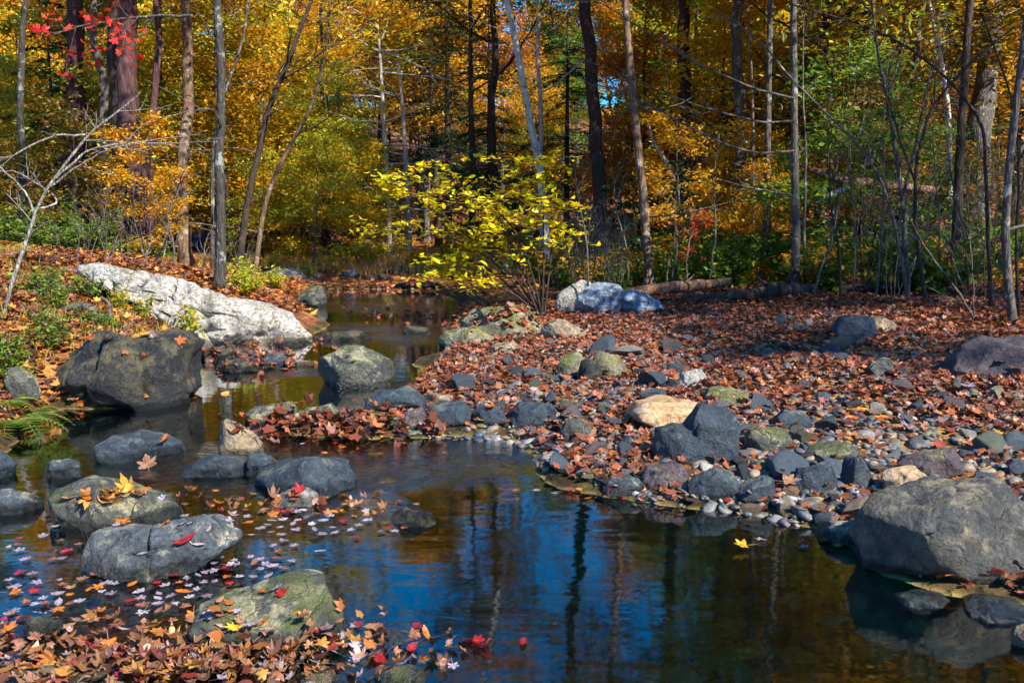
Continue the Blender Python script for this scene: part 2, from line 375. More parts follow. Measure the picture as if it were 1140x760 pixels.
# creek bed: olive brown cobble and silt
vc = n('TexVoronoi', {'Vector': n('Mapping', {'Vector': wp, 'Scale': (1, 1.3, 1)}).outputs[0], 'Scale': 7.})
rb = n('SeparateColor', {0: vc.outputs['Color']}).outputs[1]
bed = n.ramp(rb, [(0, (.14, .10, .03)), (.3, (.27, .20, .06)), (.55, (.18, .15, .055)), (.8, (.36, .24, .08)), (1, (.22, .14, .055))])
ed = n.ramp(vc.outputs['Distance'], [(.25, (1, 1, 1)), (.75, (.35, .33, .3))])
bed = n.mix(.9, bed, ed, 'MULTIPLY'); bed = n.mix(.5, bed, sm, 'MULTIPLY')
wet = n.ramp(pz.outputs[2], [(0, (1, 1, 1)), (.012, (.30, .27, .25))])
bed = n.mix(1., bed, wet, 'MULTIPLY')   # dark wet silt of the margin
fz = n.ramp(n.math('ADD', pz.outputs[2], n.math('MULTIPLY', n.math('SUBTRACT', wob.outputs[0], .5), .08)), [(.05, (0, 0, 0)), (.09, (1, 1, 1))])
c = n.mix(fz, bed, lit)
h = n.math('ADD', vo.outputs['Distance'], wob.outputs[0])
bp = n('Bump', {'Strength': .8, 'Distance': .03, 'Height': h})
p = n('BsdfPrincipled', {'Base Color': c, 'Roughness': .9, 'Normal': bp.outputs[0], 'Specular IOR Level': .2})
nt.links.new(p.outputs[0], out.inputs[0])
tag(link('ground', mesh_k('ground', V, Q), M['ground']), kind='structure')

# ================================================================== water
wx = np.concatenate([np.arange(-9, 6.5, .05)]); wy = np.concatenate([np.arange(-14, 2.2, .12), np.arange(2.2, 9, .035), np.arange(9, 20.5, .09)])
WX, WY = np.meshgrid(wx, wy)
ht = terr(WX, WY)
U, Vp = topx(np.stack([WX, WY, WX * 0], -1))
def blob(cx, cy, rx, ry): return np.exp(-(((U - cx) / rx) ** 2 + ((Vp - cy) / ry) ** 2))
rif = np.clip(blob(250, 518, 90, 16) + .9 * blob(420, 520, 90, 14) + blob(365, 535, 70, 12) + .9 * blob(400, 343, 55, 4) + .8 * blob(330, 411, 60, 6) + .8 * blob(455, 375, 40, 6) + .5 * blob(560, 500, 60, 10) + .7 * blob(400, 365, 60, 4), 0, 1)
p3 = np.stack([WX, WY, WX * 0], -1)
wz = rif * ((.022 * vnoise(p3, 5, 2)) + .008 * vnoise(p3, 13, 3)) + .0004 * vnoise(p3 * np.array([1, 2.2, 1]), 3.2, 4)
i = np.arange(len(wy) - 1)[:, None] * len(wx) + np.arange(len(wx) - 1)[None]
Q = np.stack([i, i + 1, i + len(wx) + 1, i + len(wx)], -1).reshape(-1, 4)
keep = (ht.reshape(-1)[Q].min(1) < .03)
Q = Q[keep]
used, inv = np.unique(Q, return_inverse=True)
Vw = np.stack([WX, WY, wz], -1).reshape(-1, 3)[used]
m, nt, out = mat('creek_water'); n = N(nt); M['water'] = m
at = n('Attribute', attribute_name='riffle'); pos = n('NewGeometry').outputs['Position']
mp = n('Mapping', {'Vector': pos, 'Scale': (1, 1.7, 1)})
a = n('TexNoise', {'Vector': mp.outputs[0], 'Scale': 6., 'Detail': 3., 'Distortion': .6})
b = n('TexNoise', {'Vector': mp.outputs[0], 'Scale': 24., 'Detail': 3.})
st = n('TexNoise', {'Vector': n('Mapping', {'Vector': pos, 'Scale': (.8, 3.2, 1)}).outputs[0], 'Scale': 2.6, 'Detail': 2.})
h = n.math('ADD', n.math('MULTIPLY', a.outputs[0], .35), n.math('MULTIPLY', st.outputs[0], .5))
h = n.math('ADD', h, n.math('MULTIPLY', n.math('ADD', b.outputs[0], n.math('MULTIPLY', a.outputs[0], 3.)), n.math('MULTIPLY', at.outputs['Fac'], 8.)))
bp = n('Bump', {'Strength': .17, 'Distance': .012, 'Height': h})
gl = n('BsdfGlossy', {'Roughness': n.math('MULTIPLY_ADD', at.outputs['Fac'], .10), 'Normal': bp.outputs[0], 'Color': (1, 1, 1, 1)})
gl.inputs['Roughness'].links[0].from_node.inputs[2].default_value = .035
tr = n('BsdfTransparent', {'Color': (.88, .80, .56, 1)})
fr = n('Fresnel', {'IOR': 1.52, 'Normal': bp.outputs[0]})
mx = n('MixShader', {0: n.math('MULTIPLY', fr.outputs[0], 1.5, True), 1: tr.outputs[0], 2: gl.outputs[0]})
nt.links.new(mx.outputs[0], out.inputs[0])
me = mesh_k('water', Vw, inv.reshape(-1, 4))
at_ = me.attributes.new('riffle', 'FLOAT', 'POINT'); at_.data.foreach_set('value', rif.reshape(-1)[used].astype(np.float32))
tag(link('water', me, M['water']), kind='structure')

# ================================================================== rocks
def ico(sub):
    import bmesh
    bm = bmesh.new(); bmesh.ops.create_icosphere(bm, subdivisions=sub, radius=1)
    V = np.array([v.co[:] for v in bm.verts]); F_ = np.array([[v.index for v in f.verts] for f in bm.faces]); bm.free()
    return V, F_
ICO = {k: ico(k) for k in (1, 2, 3, 4, 5, 6)}
def facet(D, rng, nf=14, lo=.72, hi=1.0, soft=26):
    nrm = rng.normal(size=(nf, 3)); nrm /= np.linalg.norm(nrm, axis=1)[:, None]
    off = rng.uniform(lo, hi, nf)
    c = D @ nrm.T; q = np.where(c > .05, off / np.maximum(c, .05), 9)
    r = -np.log(np.exp(-soft * np.minimum(q, 3)).sum(1) + math.exp(-soft * 1.12)) / soft
    return np.clip(r, .3, 1.2)
def outline_rock(name, label, pts, mt, cat='rock', depth=.8, Y=None, boxy=.5, nf=16, rough=.04, seed=1, sub=6, bury=.12, group=None, back=.12, build=True, strata=0, clefts=(), det=0.):
    """a solid rock: front outline read from the photo at its true distance, real depth behind and in front of it"""
    pts = np.array(pts, float)
    lo = pts[pts[:, 1].argmax()]
    if Y is None:
        gp = waterline(np.clip(pts[:, 0].mean(), -60, 1200), lo[1]); w = (pts[:, 0].max() - pts[:, 0].min()) / F * gp[1]
        Y = gp[1] + back * depth * w
    W = np.array([P(a, b, Y) for a, b in pts])[:, [0, 2]]
    w = W[:, 0].max() - W[:, 0].min()
    zb = W[:, 1].min(); cx = (W[:, 0].max() + W[:, 0].min()) / 2; top = W[:, 1].max()
    W[:, 1] = np.where(W[:, 1] < zb + .22 * (top - zb), W[:, 1] - bury, W[:, 1])
    cz = (W[:, 1].min() + top) / 2
    C = W - [cx, cz]
    th = np.arctan2(C[:, 1], C[:, 0]); o = np.argsort(th); th = th[o]; C = C[o]
    D, Fc = ICO[sub]; rng = np.random.default_rng(seed)
    ang = np.arctan2(D[:, 2], D[:, 0])
    # radius of the polygon along each direction
    r = np.zeros(len(D)); n_ = len(C)
    for k in range(n_):
        A, B = C[k], C[(k + 1) % n_]
        e = B - A; den = np.cos(ang) * e[1] - np.sin(ang) * e[0]
        t = (A[0] * e[1] - A[1] * e[0]) / np.where(abs(den) < 1e-9, 1e-9, den)
        hx, hz = np.cos(ang) * t, np.sin(ang) * t
        s_ = ((hx - A[0]) * e[0] + (hz - A[1]) * e[1]) / (e @ e + 1e-12)
        ok = (t > 0) & (s_ >= -.001) & (s_ <= 1.001)
        r = np.where(ok, np.maximum(r, t), r)
    rho = np.sqrt(np.maximum(1 - D[:, 1] ** 2, 0))
    fp = facet(D, rng, nf, soft=60)
    q = rho ** boxy; dd = abs(D[:, 1]) ** .8 * np.sign(D[:, 1])
    k1 = 1 - (1 - fp) * np.clip(abs(D[:, 1]) * 2.2, .15, 1)
    dep = w * depth * np.where(D[:, 1] < 0, .24, .76)
    V = np.stack([r * np.cos(ang) * q * k1, dd * dep * k1, r * np.sin(ang) * q * k1], 1)
    ext = np.array([w / 2, w * depth * .5, (top - W[:, 1].min()) / 2])
    for q_ in range(nf):        # flat fracture faces
        nn = rng.normal(size=3) * [1, 1, .9]; nn[1] = -abs(nn[1]) * .8 if rng.random() < .75 else nn[1]; nn = nn / np.linalg.norm(nn)
        if abs(nn[1]) < .35: nn[1] -= .5; nn /= np.linalg.norm(nn)
        pr = (V / ext) @ nn; over = np.maximum(pr - pr.max() * rng.uniform(.6, .9), 0)
        V = V - over[:, None] * nn * ext * .93
    S = max(w, .05)
    nrm = D * np.array([1, 1, 1])
    ns = fbm(V / S, 2.2, 5, seed, .55)
    rd = 1 - abs(fbm(V / S, 3.2, 3, seed + 30)) * 2
    hf = 1 - abs(fbm(V / S, 9, 3, seed + 60)) * 2
    V = V + nrm * (S * rough * (ns * .7 + rd * .45 + hf * .16))[:, None] + nrm * (det * (1 - 2 * abs(fbm(V, 5, 3, seed + 5))))[:, None]
    if strata: V = V + nrm * (S * strata * np.sin((V[:, 2] * .9 + V[:, 0] * .35) / S * 40 + 4 * fbm(V / S, 2, 2, seed)))[:, None]
    # the top falls away towards the back
    sl_ = .8 * max(0, CAM_H - top) / Y; up_ = np.clip((V[:, 2] + cz) / max(top, .05), 0, 1)
    V[:, 2] -= np.maximum(V[:, 1], 0) * sl_ * up_
    for line, wpx_, dep_ in clefts:     # cracks read from the photo, cut into the front and top
        Lc = np.array([P(a, b, Y) for a, b in line])[:, [0, 2]] - [cx, cz]; dm = np.full(len(V), 9.)
        pj = np.array([P(570, 380, Y)[2] * 0, 0])
        for A_, B_ in zip(Lc[:-1], Lc[1:]):
            e = B_ - A_; t = np.clip(((V[:, [0, 2]] - A_) @ e) / (e @ e + 1e-9), 0, 1)
            dm = np.minimum(dm, np.hypot(*(V[:, [0, 2]] - A_ - t[:, None] * e).T))
        wz_ = wpx_ / F * Y; g_ = np.exp(-(dm / wz_ * (1 + .3 * fbm(V / S, 8, 2, 5))) ** 2) * (D[:, 1] < .25)
        V = V - g_[:, None] * dep_ * unit0(V * [1, 1.6, 1])
    me = mesh_k(name, V, Fc)
    ob = link(name, me, M[mt], loc=(cx, Y, cz)); tag(ob, label, cat, group)
    ROCKS.append((cx, Y, w / 2))
    return ob
ROCKS = []
def unit0(v): return v / (np.linalg.norm(v, axis=1)[:, None] + 1e-9)
def box_pts(x0, y0, x1, y1, seed):
    rng = np.random.default_rng(seed); cx, w, h = (x0 + x1) / 2, (x1 - x0) / 2, y1 - y0
    pk = rng.uniform(-.45, .45)
    L_ = [(-1, .12), (-.93, .45), (-.7, .8), (pk - .25, .97), (pk + .15, 1.0), (.68, .78), (.94, .42), (1, .1), (.8, 0), (-.8, 0)]
    return [(cx + (a + rng.uniform(-.07, .07)) * w, y1 - min(1, max(0, b + rng.uniform(-.06, .06))) * h) for a, b in L_]
OR = outline_rock
OR('boulder', 'large dark cracked boulder on the left bank at the edge of the pool', [(56, 402), (60, 384), (76, 370), (92, 365), (118, 369), (130, 374), (150, 371), (165, 369), (186, 373), (196, 387), (202, 410), (206, 436), (190, 447), (150, 449), (110, 447), (84, 446), (64, 432)], 'darkbould', 'boulder', .85, boxy=.4, rough=.055, det=.014, seed=3, nf=14, clefts=[([(104, 366), (112, 385), (108, 410), (100, 447)], 5, .10), ([(72, 398), (82, 420), (100, 432)], 3, .05), ([(158, 368), (168, 395), (176, 440)], 3, .05)])
OR('boulder', 'big grey granite boulder at the right edge of the pool', [(966, 606), (978, 575), (990, 553), (1010, 549), (1050, 546), (1090, 543), (1128, 543), (1134, 560), (1160, 575), (1172, 610), (1150, 640), (1100, 646), (1030, 647), (990, 636), (968, 625)], 'bigbould', 'boulder', .75, boxy=.45, rough=.045, seed=5, det=.008)
OR('boulder', 'rounded boulder with yellowish sunlit top in the middle of the creek', [(348, 415), (352, 402), (366, 394), (385, 387), (403, 386), (420, 391), (437, 402), (436, 414), (430, 426), (400, 430), (365, 429), (351, 424)], 'greygreen', 'boulder', .9, seed=6, det=.008)  # yellowish patch colour stands for sunlight on its top
OR('boulder', 'low pyramid shaped boulder with leaves piled at its foot, nearest the camera', [(205, 690), (222, 671), (250, 657), (280, 645), (303, 637), (318, 638), (345, 652), (366, 670), (385, 692), (360, 715), (300, 720), (230, 716)], 'greygreen', 'boulder', .8, seed=8, rough=.035, nf=10, det=.008)
OR('boulder', 'heart shaped dark blue boulder with a cleft on the gravel bar', [(733, 497), (738, 480), (755, 474), (766, 476), (774, 462), (781, 452), (800, 454), (818, 459), (824, 470), (822, 492), (815, 513), (790, 515), (755, 514), (738, 508)], 'slate', 'boulder', .6, clefts=[([(766, 470), (772, 480)], 4, .03)], seed=9, boxy=.4, nf=9, rough=.03)
OR('boulder', 'flat topped grey boulder with a leaf pile on it, by the left foreground', [(44, 566), (52, 552), (76, 538), (96, 533), (120, 541), (150, 553), (180, 566), (186, 578), (160, 588), (100, 590), (60, 584)], 'greygreen', 'boulder', .9, seed=10, rough=.04, det=.008)
OR('boulder', 'blunt grey boulder with a broken pale patch among floating leaves', [(86, 612), (94, 597), (120, 592), (160, 590), (190, 578), (225, 570), (243, 580), (255, 606), (240, 622), (180, 632), (130, 640), (98, 634)], 'greyblue', 'boulder', .7, seed=11, boxy=.5, nf=10, rough=.045, clefts=[([(166, 585), (172, 605), (180, 630)], 3, .03), ([(150, 612), (172, 604), (200, 600)], 2.5, .02)])
OR('boulder', 'long mauve boulder at the foot of the right bank', [(1056, 415), (1070, 400), (1090, 384), (1102, 376), (1120, 380), (1160, 378), (1190, 395), (1200, 418), (1150, 422), (1080, 422)], 'purple', 'boulder', .7, seed=12, rough=.05)
OR('boulder', 'grey boulder in the far bend of the creek', [(330, 334), (335, 322), (347, 315), (358, 319), (364, 332), (360, 341), (335, 342)], 'greygreen', 'boulder', .9, seed=13)
# white outcrop along the left bank, in blocks split by its cracks
OR('rock_outcrop', 'long white quartz outcrop sloping down the left bank into the creek', [(72, 298), (90, 288), (118, 291), (150, 299), (185, 307), (205, 313), (222, 317), (238, 328), (262, 332), (300, 342), (335, 354), (360, 368), (340, 375), (300, 377), (250, 378), (205, 372), (170, 350), (140, 331), (105, 316), (80, 308)], 'quartz', 'outcrop', .34, seed=15, rough=.03, boxy=.5, nf=9, Y=10.3, bury=.3, det=.05,
   clefts=[([(120, 290), (128, 330)], 3, .10), ([(165, 300), (150, 345)], 3, .10), ([(198, 312), (190, 370)], 3, .09), ([(238, 326), (234, 350), (242, 378)], 4, .16), ([(270, 334), (262, 378)], 3, .09), ([(300, 342), (308, 378)], 3, .10), ([(215, 340), (238, 352)], 2, .05), ([(325, 350), (318, 378)], 2.5, .06), ([(245, 356), (300, 362)], 2, .05)])
OR('rock_slab', 'dark wet flat rock reaching out from the tip of the pale outcrop', box_pts(343, 370, 413, 379, 4), 'darkbould', 'rock', .5, seed=18)
# far right bank
OR('rock_ledge', 'mossy ledge of rock below the yellow bush', [(507, 366), (510, 348), (530, 345), (560, 343), (592, 341), (604, 350), (603, 370), (560, 376), (520, 374)], 'mossledge', 'rock', .7, seed=19, boxy=.35, rough=.05, strata=.006)
OR('rock_slab', 'smooth low rock at the waterline in front of the mossy ledge', box_pts(484, 365, 548, 385, 5), 'mossledge', 'rock', .8, seed=20)
OR('rock', 'pale blue ribbed rock near the fallen log', [(641, 350), (645, 330), (658, 317), (680, 315), (694, 318), (698, 335), (690, 350)], 'bluepale', 'rock', .8, seed=21, strata=.01, boxy=.4)
OR('rock', 'low blue ribbed slab leaning beside the pale blue rock', [(688, 350), (690, 326), (706, 323), (728, 331), (744, 341), (740, 350)], 'bluepale', 'rock', .8, seed=22, strata=.01)
OR('rock', 'whitish rock half under leaves left of the pale blue rock', [(612, 348), (620, 330), (636, 318), (650, 308), (662, 312), (660, 330), (645, 348)], 'palegrey', 'rock', .6, seed=23)
OR('rock', 'broad tan rock behind the root of the yellow bush', box_pts(603, 356, 652, 380, 6), 'tan', 'rock', .7, seed=24)
spec = [  # x0 y0 x1 y1 material label
 (408, 431, 472, 460, 'slate', 'dark green ridged rock between the creek and the gravel bar'),
 (95, 482, 192, 513, 'slate', 'long low blue rock in the water below the big dark boulder'),
 (204, 505, 278, 531, 'slate', 'sloping wet blue slab under the upright tan stone'),
 (271, 502, 309, 529, 'slate', 'rounded wet blue rock beside the sloping slab'),
 (280, 509, 398, 548, 'slate', 'broad blue flat rock that the water slides over'),
 (300, 545, 358, 563, 'palegrey', 'small white topped rock carrying a red leaf'),
 (271, 449, 330, 470, 'greygreen', 'low grey rock at the left end of the leaf dam'),
 (324, 449, 384, 474, 'greygreen', 'mottled grey rock behind the driftwood branch'),
 (470, 447, 530, 474, 'slate', 'slanting dark slab right of the leaf dam'),
 (523, 452, 566, 476, 'slate', 'thin blue slab with an orange leaf on it'),
 (444, 453, 478, 476, 'purple', 'brownish purple rock in the middle of the leaf dam'),
 (470, 437, 508, 452, 'tan', 'tan flat stone on the far side of the leaf dam'),
 (567, 446, 620, 476, 'slate', 'domed blue stone with an orange leaf at its foot'),
 (624, 466, 660, 492, 'greygreen', 'mottled pale green stone on the near side of the bar'),
 (700, 443, 806, 474, 'ochre', 'wide orange slab behind the heart shaped boulder'),
 (828, 473, 886, 503, 'greygreen', 'smooth grey green slab right of the heart shaped boulder'),
 (936, 507, 974, 546, 'slate', 'upright dark slate block with a vertical edge'),
 (986, 519, 1036, 551, 'ochre', 'rusty orange lumpy stone above the big granite boulder'),
 (1004, 498, 1074, 532, 'purple', 'dark purple rock with lilac leaves on its back'),
 (884, 514, 936, 548, 'slate', 'blue black wedge left of the upright slate block'),
 (900, 493, 960, 513, 'greygreen', 'thin green slab lying on the stones behind the slate block'),
 (672, 528, 720, 552, 'greyblue', 'pale angular stone at the edge of the pool'),
 (766, 522, 826, 557, 'slate', 'dark green block at the pool edge below the heart shaped boulder'),
 (822, 529, 872, 562, 'slate', 'grey green block by the curled tan leaf'),
 (712, 513, 770, 545, 'purple', 'brown purple flat rock at the pool edge'),
 (620, 391, 655, 420, 'mossledge', 'yellowish white mossy rock, left of a pair on the bar'),
 (655, 391, 700, 420, 'mossledge', 'yellowish white mossy rock, right of a pair on the bar'),
 (642, 400, 672, 426, 'darkbould', 'small dark rock leaning on the pair of mossy rocks'),
 (755, 412, 790, 432, 'palegrey', 'white veined stone in the middle of the bar'),
 (782, 430, 842, 450, 'mossledge', 'olive green slab behind the orange slab'),
 (860, 456, 905, 478, 'slate', 'dark flat stone behind the grey green slab'),
 (932, 350, 985, 378, 'slate', 'flat slate ledge at the foot of the right bank'),
 (962, 352, 1000, 372, 'ochre', 'orange weathered rock beside the slate ledge'),
 (966, 398, 998, 420, 'greygreen', 'squarish green grey stone below the right bank'),
 (918, 578, 978, 602, 'greyblue', 'thin grey slab at the waterline left of the granite boulder'),
 (1002, 661, 1062, 674, 'slate', 'flat blue slab lying in the water below the granite boulder'),
 (1080, 664, 1150, 690, 'slate', 'dark wedge shaped rock below the granite boulder'),
 (1128, 690, 1170, 722, 'tan', 'tan stone at the right edge of the foreground water'),
 (48, 510, 90, 532, 'greyblue', 'small grey stone standing in the left shallows'),
 (-16, 545, 36, 572, 'greyblue', 'bluish stone at the left edge by the leafy shallows'),
 (-20, 500, 14, 530, 'slate', 'dark blue rock under the ferns at the left edge'),
 (-30, 746, 104, 775, 'greygreen', 'flat stone cut by the bottom left corner'),
 (0, 410, 40, 445, 'greygreen', 'mossy stone set in the left bank beside the dark boulder'),
 (20, 686, 64, 708, 'greygreen', 'small wet stone in the leaf mat at bottom left'),
 (416, 738, 476, 768, 'greygreen', 'wet stone among leaves at the bottom edge'),
 (334, 738, 370, 764, 'tan', 'small tan stone in front of the pyramid boulder'),
 (262, 392, 330, 409, 'slate', 'blue wet slab in the creek behind the dark boulder'),
 (212, 385, 262, 400, 'darkbould', 'low dark wet rock below the white outcrop, nearer the bank'),
 (240, 400, 292, 414, 'darkbould', 'low dark wet rock right behind the big dark boulder'),
 (300, 376, 340, 385, 'darkbould', 'leaf covered dark rock just off the toe of the outcrop'),
 (430, 566, 486, 584, 'darkbould', 'dark stone just breaking the surface of the near pool'),
 (448, 362, 478, 372, 'darkbould', 'dark stone in the upper creek'),
 (545, 380, 580, 392, 'tan', 'tan flat stone on the leafy shore above the bar'),
 (380, 300, 400, 308, 'palegrey', 'pale round stone on the far ledge'),
 (404, 306, 436, 313, 'darkbould', 'dark slab of the far ledge'),
 (430, 296, 470, 305, 'darkbould', 'black rock at the head of the creek'),
 (288, 299, 352, 308, 'palegrey', 'long flat pale slab on the far left shore'),
 (440, 312, 500, 320, 'darkbould', 'low dark shelf across the head of the creek'),
]
for k, (x0, y0, x1, y1, mt, lb) in enumerate(spec):
    OR('rock', lb, box_pts(x0, y0, x1, y1, 100 + k), mt, 'rock', .75 if (x1 - x0) < 2.2 * (y1 - y0) else 1.0, seed=200 + k, sub=5, rough=.04, boxy=.5, nf=13, bury=.05)
OR('rock', 'upright tan stone with a split face standing in the rapids', [(242, 505), (243, 478), (248, 469), (256, 471), (275, 482), (290, 497), (285, 506), (255, 509)], 'tan', 'rock', .7, seed=40, boxy=.4, nf=9, sub=5)

# small stones of the bar: one stone each, meshes shared
protos = []
for k in range(14):
    rng = np.random.default_rng(900 + k); D, Fc = ICO[4]
    fp = facet(D, rng, 9, .5, 1.0, 70)
    V = D * fp[:, None] * np.array([1, rng.uniform(.6, .95), rng.uniform(.35, .7)])
    for q in range(7):
        nn = rng.normal(size=3) * [1, 1, .7]; nn /= np.linalg.norm(nn); pr = V @ nn; V = V - np.maximum(pr - pr.max() * rng.uniform(.5, .85), 0)[:, None] * nn
    V[:, 2] *= rng.uniform(.6, .95)
    V = V + D * (.03 * fbm(V, 4, 4, k))[:, None]
    me = mesh_k('stone', V, Fc, True); me.materials.append(M['stone']); protos.append(me)
SC = [('blue grey', (.10, .14, .18)), ('green grey', (.17, .19, .14)), ('tan', (.40, .31, .20)), ('purple grey', (.19, .15, .17)), ('dark slate', (.05, .065, .08)),
      ('grey', (.24, .24, .23)), ('rusty', (.36, .20, .11)), ('pale', (.52, .48, .42)), ('olive', (.22, .21, .10))]
SW = [.22, .17, .10, .13, .16, .11, .04, .05, .02]
def far_from_rocks(x, y, r, k=.8):
    return all((x - a) ** 2 + (y - b) ** 2 > ((r + c) * k) ** 2 for a, b, c in ROCKS)
def in_poly(px, py, pl):
    c = False; n_ = len(pl)
    for q in range(n_):
        (x1, y1), (x2, y2) = pl[q], pl[(q + 1) % n_]
        if (y1 > py) != (y2 > py) and px < (x2 - x1) * (py - y1) / (y2 - y1) + x1: c = not c
    return c
bar = [(560, 470), (470, 455), (520, 400), (600, 385), (760, 370), (930, 350), (1050, 420), (1140, 425), (1140, 545), (990, 545), (960, 590), (900, 585), (760, 566), (690, 552), (610, 520)]
nst = 0; tries = 0
while nst < 295 and tries < 9000:
    tries += 1
    px, py = random.uniform(430, 1140), 340 + 250 * random.random() ** .8
    if not in_poly(px, py, bar): continue
    if py < 440 and random.random() < .35: continue
    gp = ground(px, py); s = random.lognormvariate(math.log(.062), .42) * (1.15 if py < 460 else 1)
    if not far_from_rocks(gp[0], gp[1], s, .72): continue
    nm, cc = random.choices(SC, SW)[0]
    o = bpy.data.objects.new('stone', random.choice(protos)); col.objects.link(o)
    o.location = (gp[0], gp[1], gp[2] + s * .3); o.scale = (s, s, s * random.uniform(.8, 1.4))
    o.rotation_euler = (random.uniform(-.45, .45), random.uniform(-.45, .45), random.uniform(0, 6.28))
    v = random.uniform(.42, .95); o.color = (cc[0] * v, cc[1] * v, cc[2] * v, 1)
    zone = 'along the edge of the pool' if py > 520 else ('in the middle of the gravel bar' if py > 430 else 'on the leafy upper part of the bar')
    tag(o, f'small {nm} stone {zone}', 'stone', f'small {nm} stones {zone}')
    ROCKS.append((gp[0], gp[1], s)); nst += 1
# gravel below them and bed cobbles: uncountable
def pebbles(name, pts, smin, smax, colmat, seed, kind='stuff', label=None):
    rng = np.random.default_rng(seed); D, Fc = ICO[2]
    n_ = len(pts); base = []
    for k in range(8):
        fp = facet(D, rng, 8, .45, 1, 60); base.append(D * fp[:, None])
    base = np.array(base)
    B = base[rng.integers(0, 8, n_)]
    s = smin + (smax - smin) * rng.random(n_) ** 2.2
    a = rng.uniform(0, 6.28, n_); B = B * np.stack([s, s * rng.uniform(.6, 1, n_), s * rng.uniform(.35, .7, n_)], -1)[:, None]
    ca, sa = np.cos(a)[:, None], np.sin(a)[:, None]; tl = rng.uniform(-.4, .4, n_)[:, None]
    x = B[..., 0] * ca - B[..., 1] * sa; y = B[..., 0] * sa + B[..., 1] * ca; z = B[..., 2] + x * tl
    V = np.stack([x, y, z], -1) + pts[:, None]
    Fa = (Fc[None] + (np.arange(n_) * len(D))[:, None, None]).reshape(-1, 3)
    o = link(name, mesh_k(name, V.reshape(-1, 3), Fa, True), colmat); tag(o, label, name.replace('_', ' '), None, kind); return o
def pebble_mat(name, cols):
    m, nt, out = mat(name); n = N(nt); g = n('NewGeometry')
    k = len(cols); c = n.ramp(g.outputs['Random Per Island'], [(i / k, cc) for i, cc in enumerate(cols)], 'CONSTANT')
    f = n('TexNoise', {'Vector': g.outputs['Position'], 'Scale': 60., 'Detail': 4.})
    c = n.mix(.7, c, n.ramp(f.outputs[0], [(.3, (.5, .5, .5)), (.7, (1.3, 1.3, 1.3))]), 'MULTIPLY')
    bp = n('Bump', {'Strength': .4, 'Distance': .01, 'Height': f.outputs[0]})
    p = n('BsdfPrincipled', {'Base Color': c, 'Roughness': .6, 'Normal': bp.outputs[0]}); nt.links.new(p.outputs[0], out.inputs[0]); return m
def px_points(pl, n_, zoff=0, rng=RNG, land=None):
    """ground points spread over a region of the view, about evenly per ground area times 1/distance"""
    xs = [p[0] for p in pl]; ys = [p[1] for p in pl]; A = []
    corners = np.array([Z0(a, b, .1)[:2] for a, b in pl])
    x0, y0 = corners.min(0); x1, y1 = corners.max(0)
    while sum(map(len, A)) < n_:
        x = rng.uniform(x0, x1, 20000); y = y0 + (y1 - y0) * rng.random(20000) ** 1.5
        z = terr(x, y); u, v = topx(np.stack([x, y, z], -1))
        ok = np.zeros(len(x), bool); q = len(pl)
        for i in range(q):
            (a1, b1), (a2, b2) = pl[i], pl[(i + 1) % q]
            ok ^= ((b1 > v) != (b2 > v)) & (u < (a2 - a1) * (v - b1) / ((b2 - b1) or 1e-9) + a1)
        if land is not None: ok &= (z > .015) if land else (z < -.02)
        A.append(np.stack([x, y, z + zoff], -1)[ok])
    return np.concatenate(A)[:n_]
PB = [tuple(v * .5 for v in c) for _, c in SC] + [(.09, .10, .11), (.18, .13, .10), (.07, .07, .06), (.12, .12, .11)]
peb = px_points([(420, 492), (455, 440), (500, 385), (700, 350), (1000, 345), (1240, 420), (1240, 560), (1140, 556), (990, 560), (955, 596), (760, 566), (610, 525)], 12000, .004)
pebbles('gravel', peb, .010, .055, pebble_mat('gravel', PB), 3, label='grey and brown gravel of the bar between the stones')
bedp = px_points([(-60, 780), (-60, 520), (200, 470), (620, 500), (950, 600), (1240, 680), (1240, 780)], 3200, -.055, land=False)
bedp = bedp[bedp[:, 2] < -.105]
pebbles('creek_bed_cobbles', bedp, .02, .13, pebble_mat('bed_cobble', [(.24, .18, .07), (.13, .11, .05), (.28, .21, .09), (.19, .11, .05), (.08, .07, .035), (.33, .22, .08)]), 4, label='brown cobbles seen through the clear creek water')
# ================================================================== leaves on the ground and water
def star(lobes, k=.45, notch=True):
    """lobed leaf outline; lobes = list of (angle deg, radius)"""
    pts = []
    L_ = sorted(lobes)
    for q, (a, r) in enumerate(L_):
        pts.append((r * math.sin(R(a)), r * math.cos(R(a))))
        if q + 1 < len(L_):
            b, s = L_[q + 1]; m_ = (a + b) / 2; rr = k * min(r, s)
            pts.append((rr * math.sin(R(m_)), rr * math.cos(R(m_))))
    return np.array(pts)
def polar(L_): return np.array([(r * math.sin(R(a)), r * math.cos(R(a))) for a, r in L_])
HLF = [(8, .93), (22, .80), (30, .50), (40, .74), (52, .97), (66, .72), (76, .46), (92, .66), (112, .74), (138, .42)]
MAPLE = polar([(-a_, r_) for a_, r_ in HLF[::-1]] + [(0, 1.15)] + HLF + [(180, .22)])
CLF = [(20, .75), (48, .92), (75, .5), (105, .7), (140, .42)]
CRUM = polar([(-a_, r_ * 1.08) for a_, r_ in CLF[::-1]] + [(0, 1.05)] + CLF + [(180, .3)])
OAK = star([(-160, .5), (-110, .5), (-70, .62), (-35, .8), (0, 1.25), (35, .8), (70, .62), (110, .5), (160, .5)], .62)
OVAL = np.array([(0, 1), (.32, .55), (.42, 0), (.3, -.6), (0, -1), (-.3, -.6), (-.42, 0), (-.32, .55)])
DIAM = np.array([(0, 1), (.45, .1), (0, -.9), (-.45, .1)])
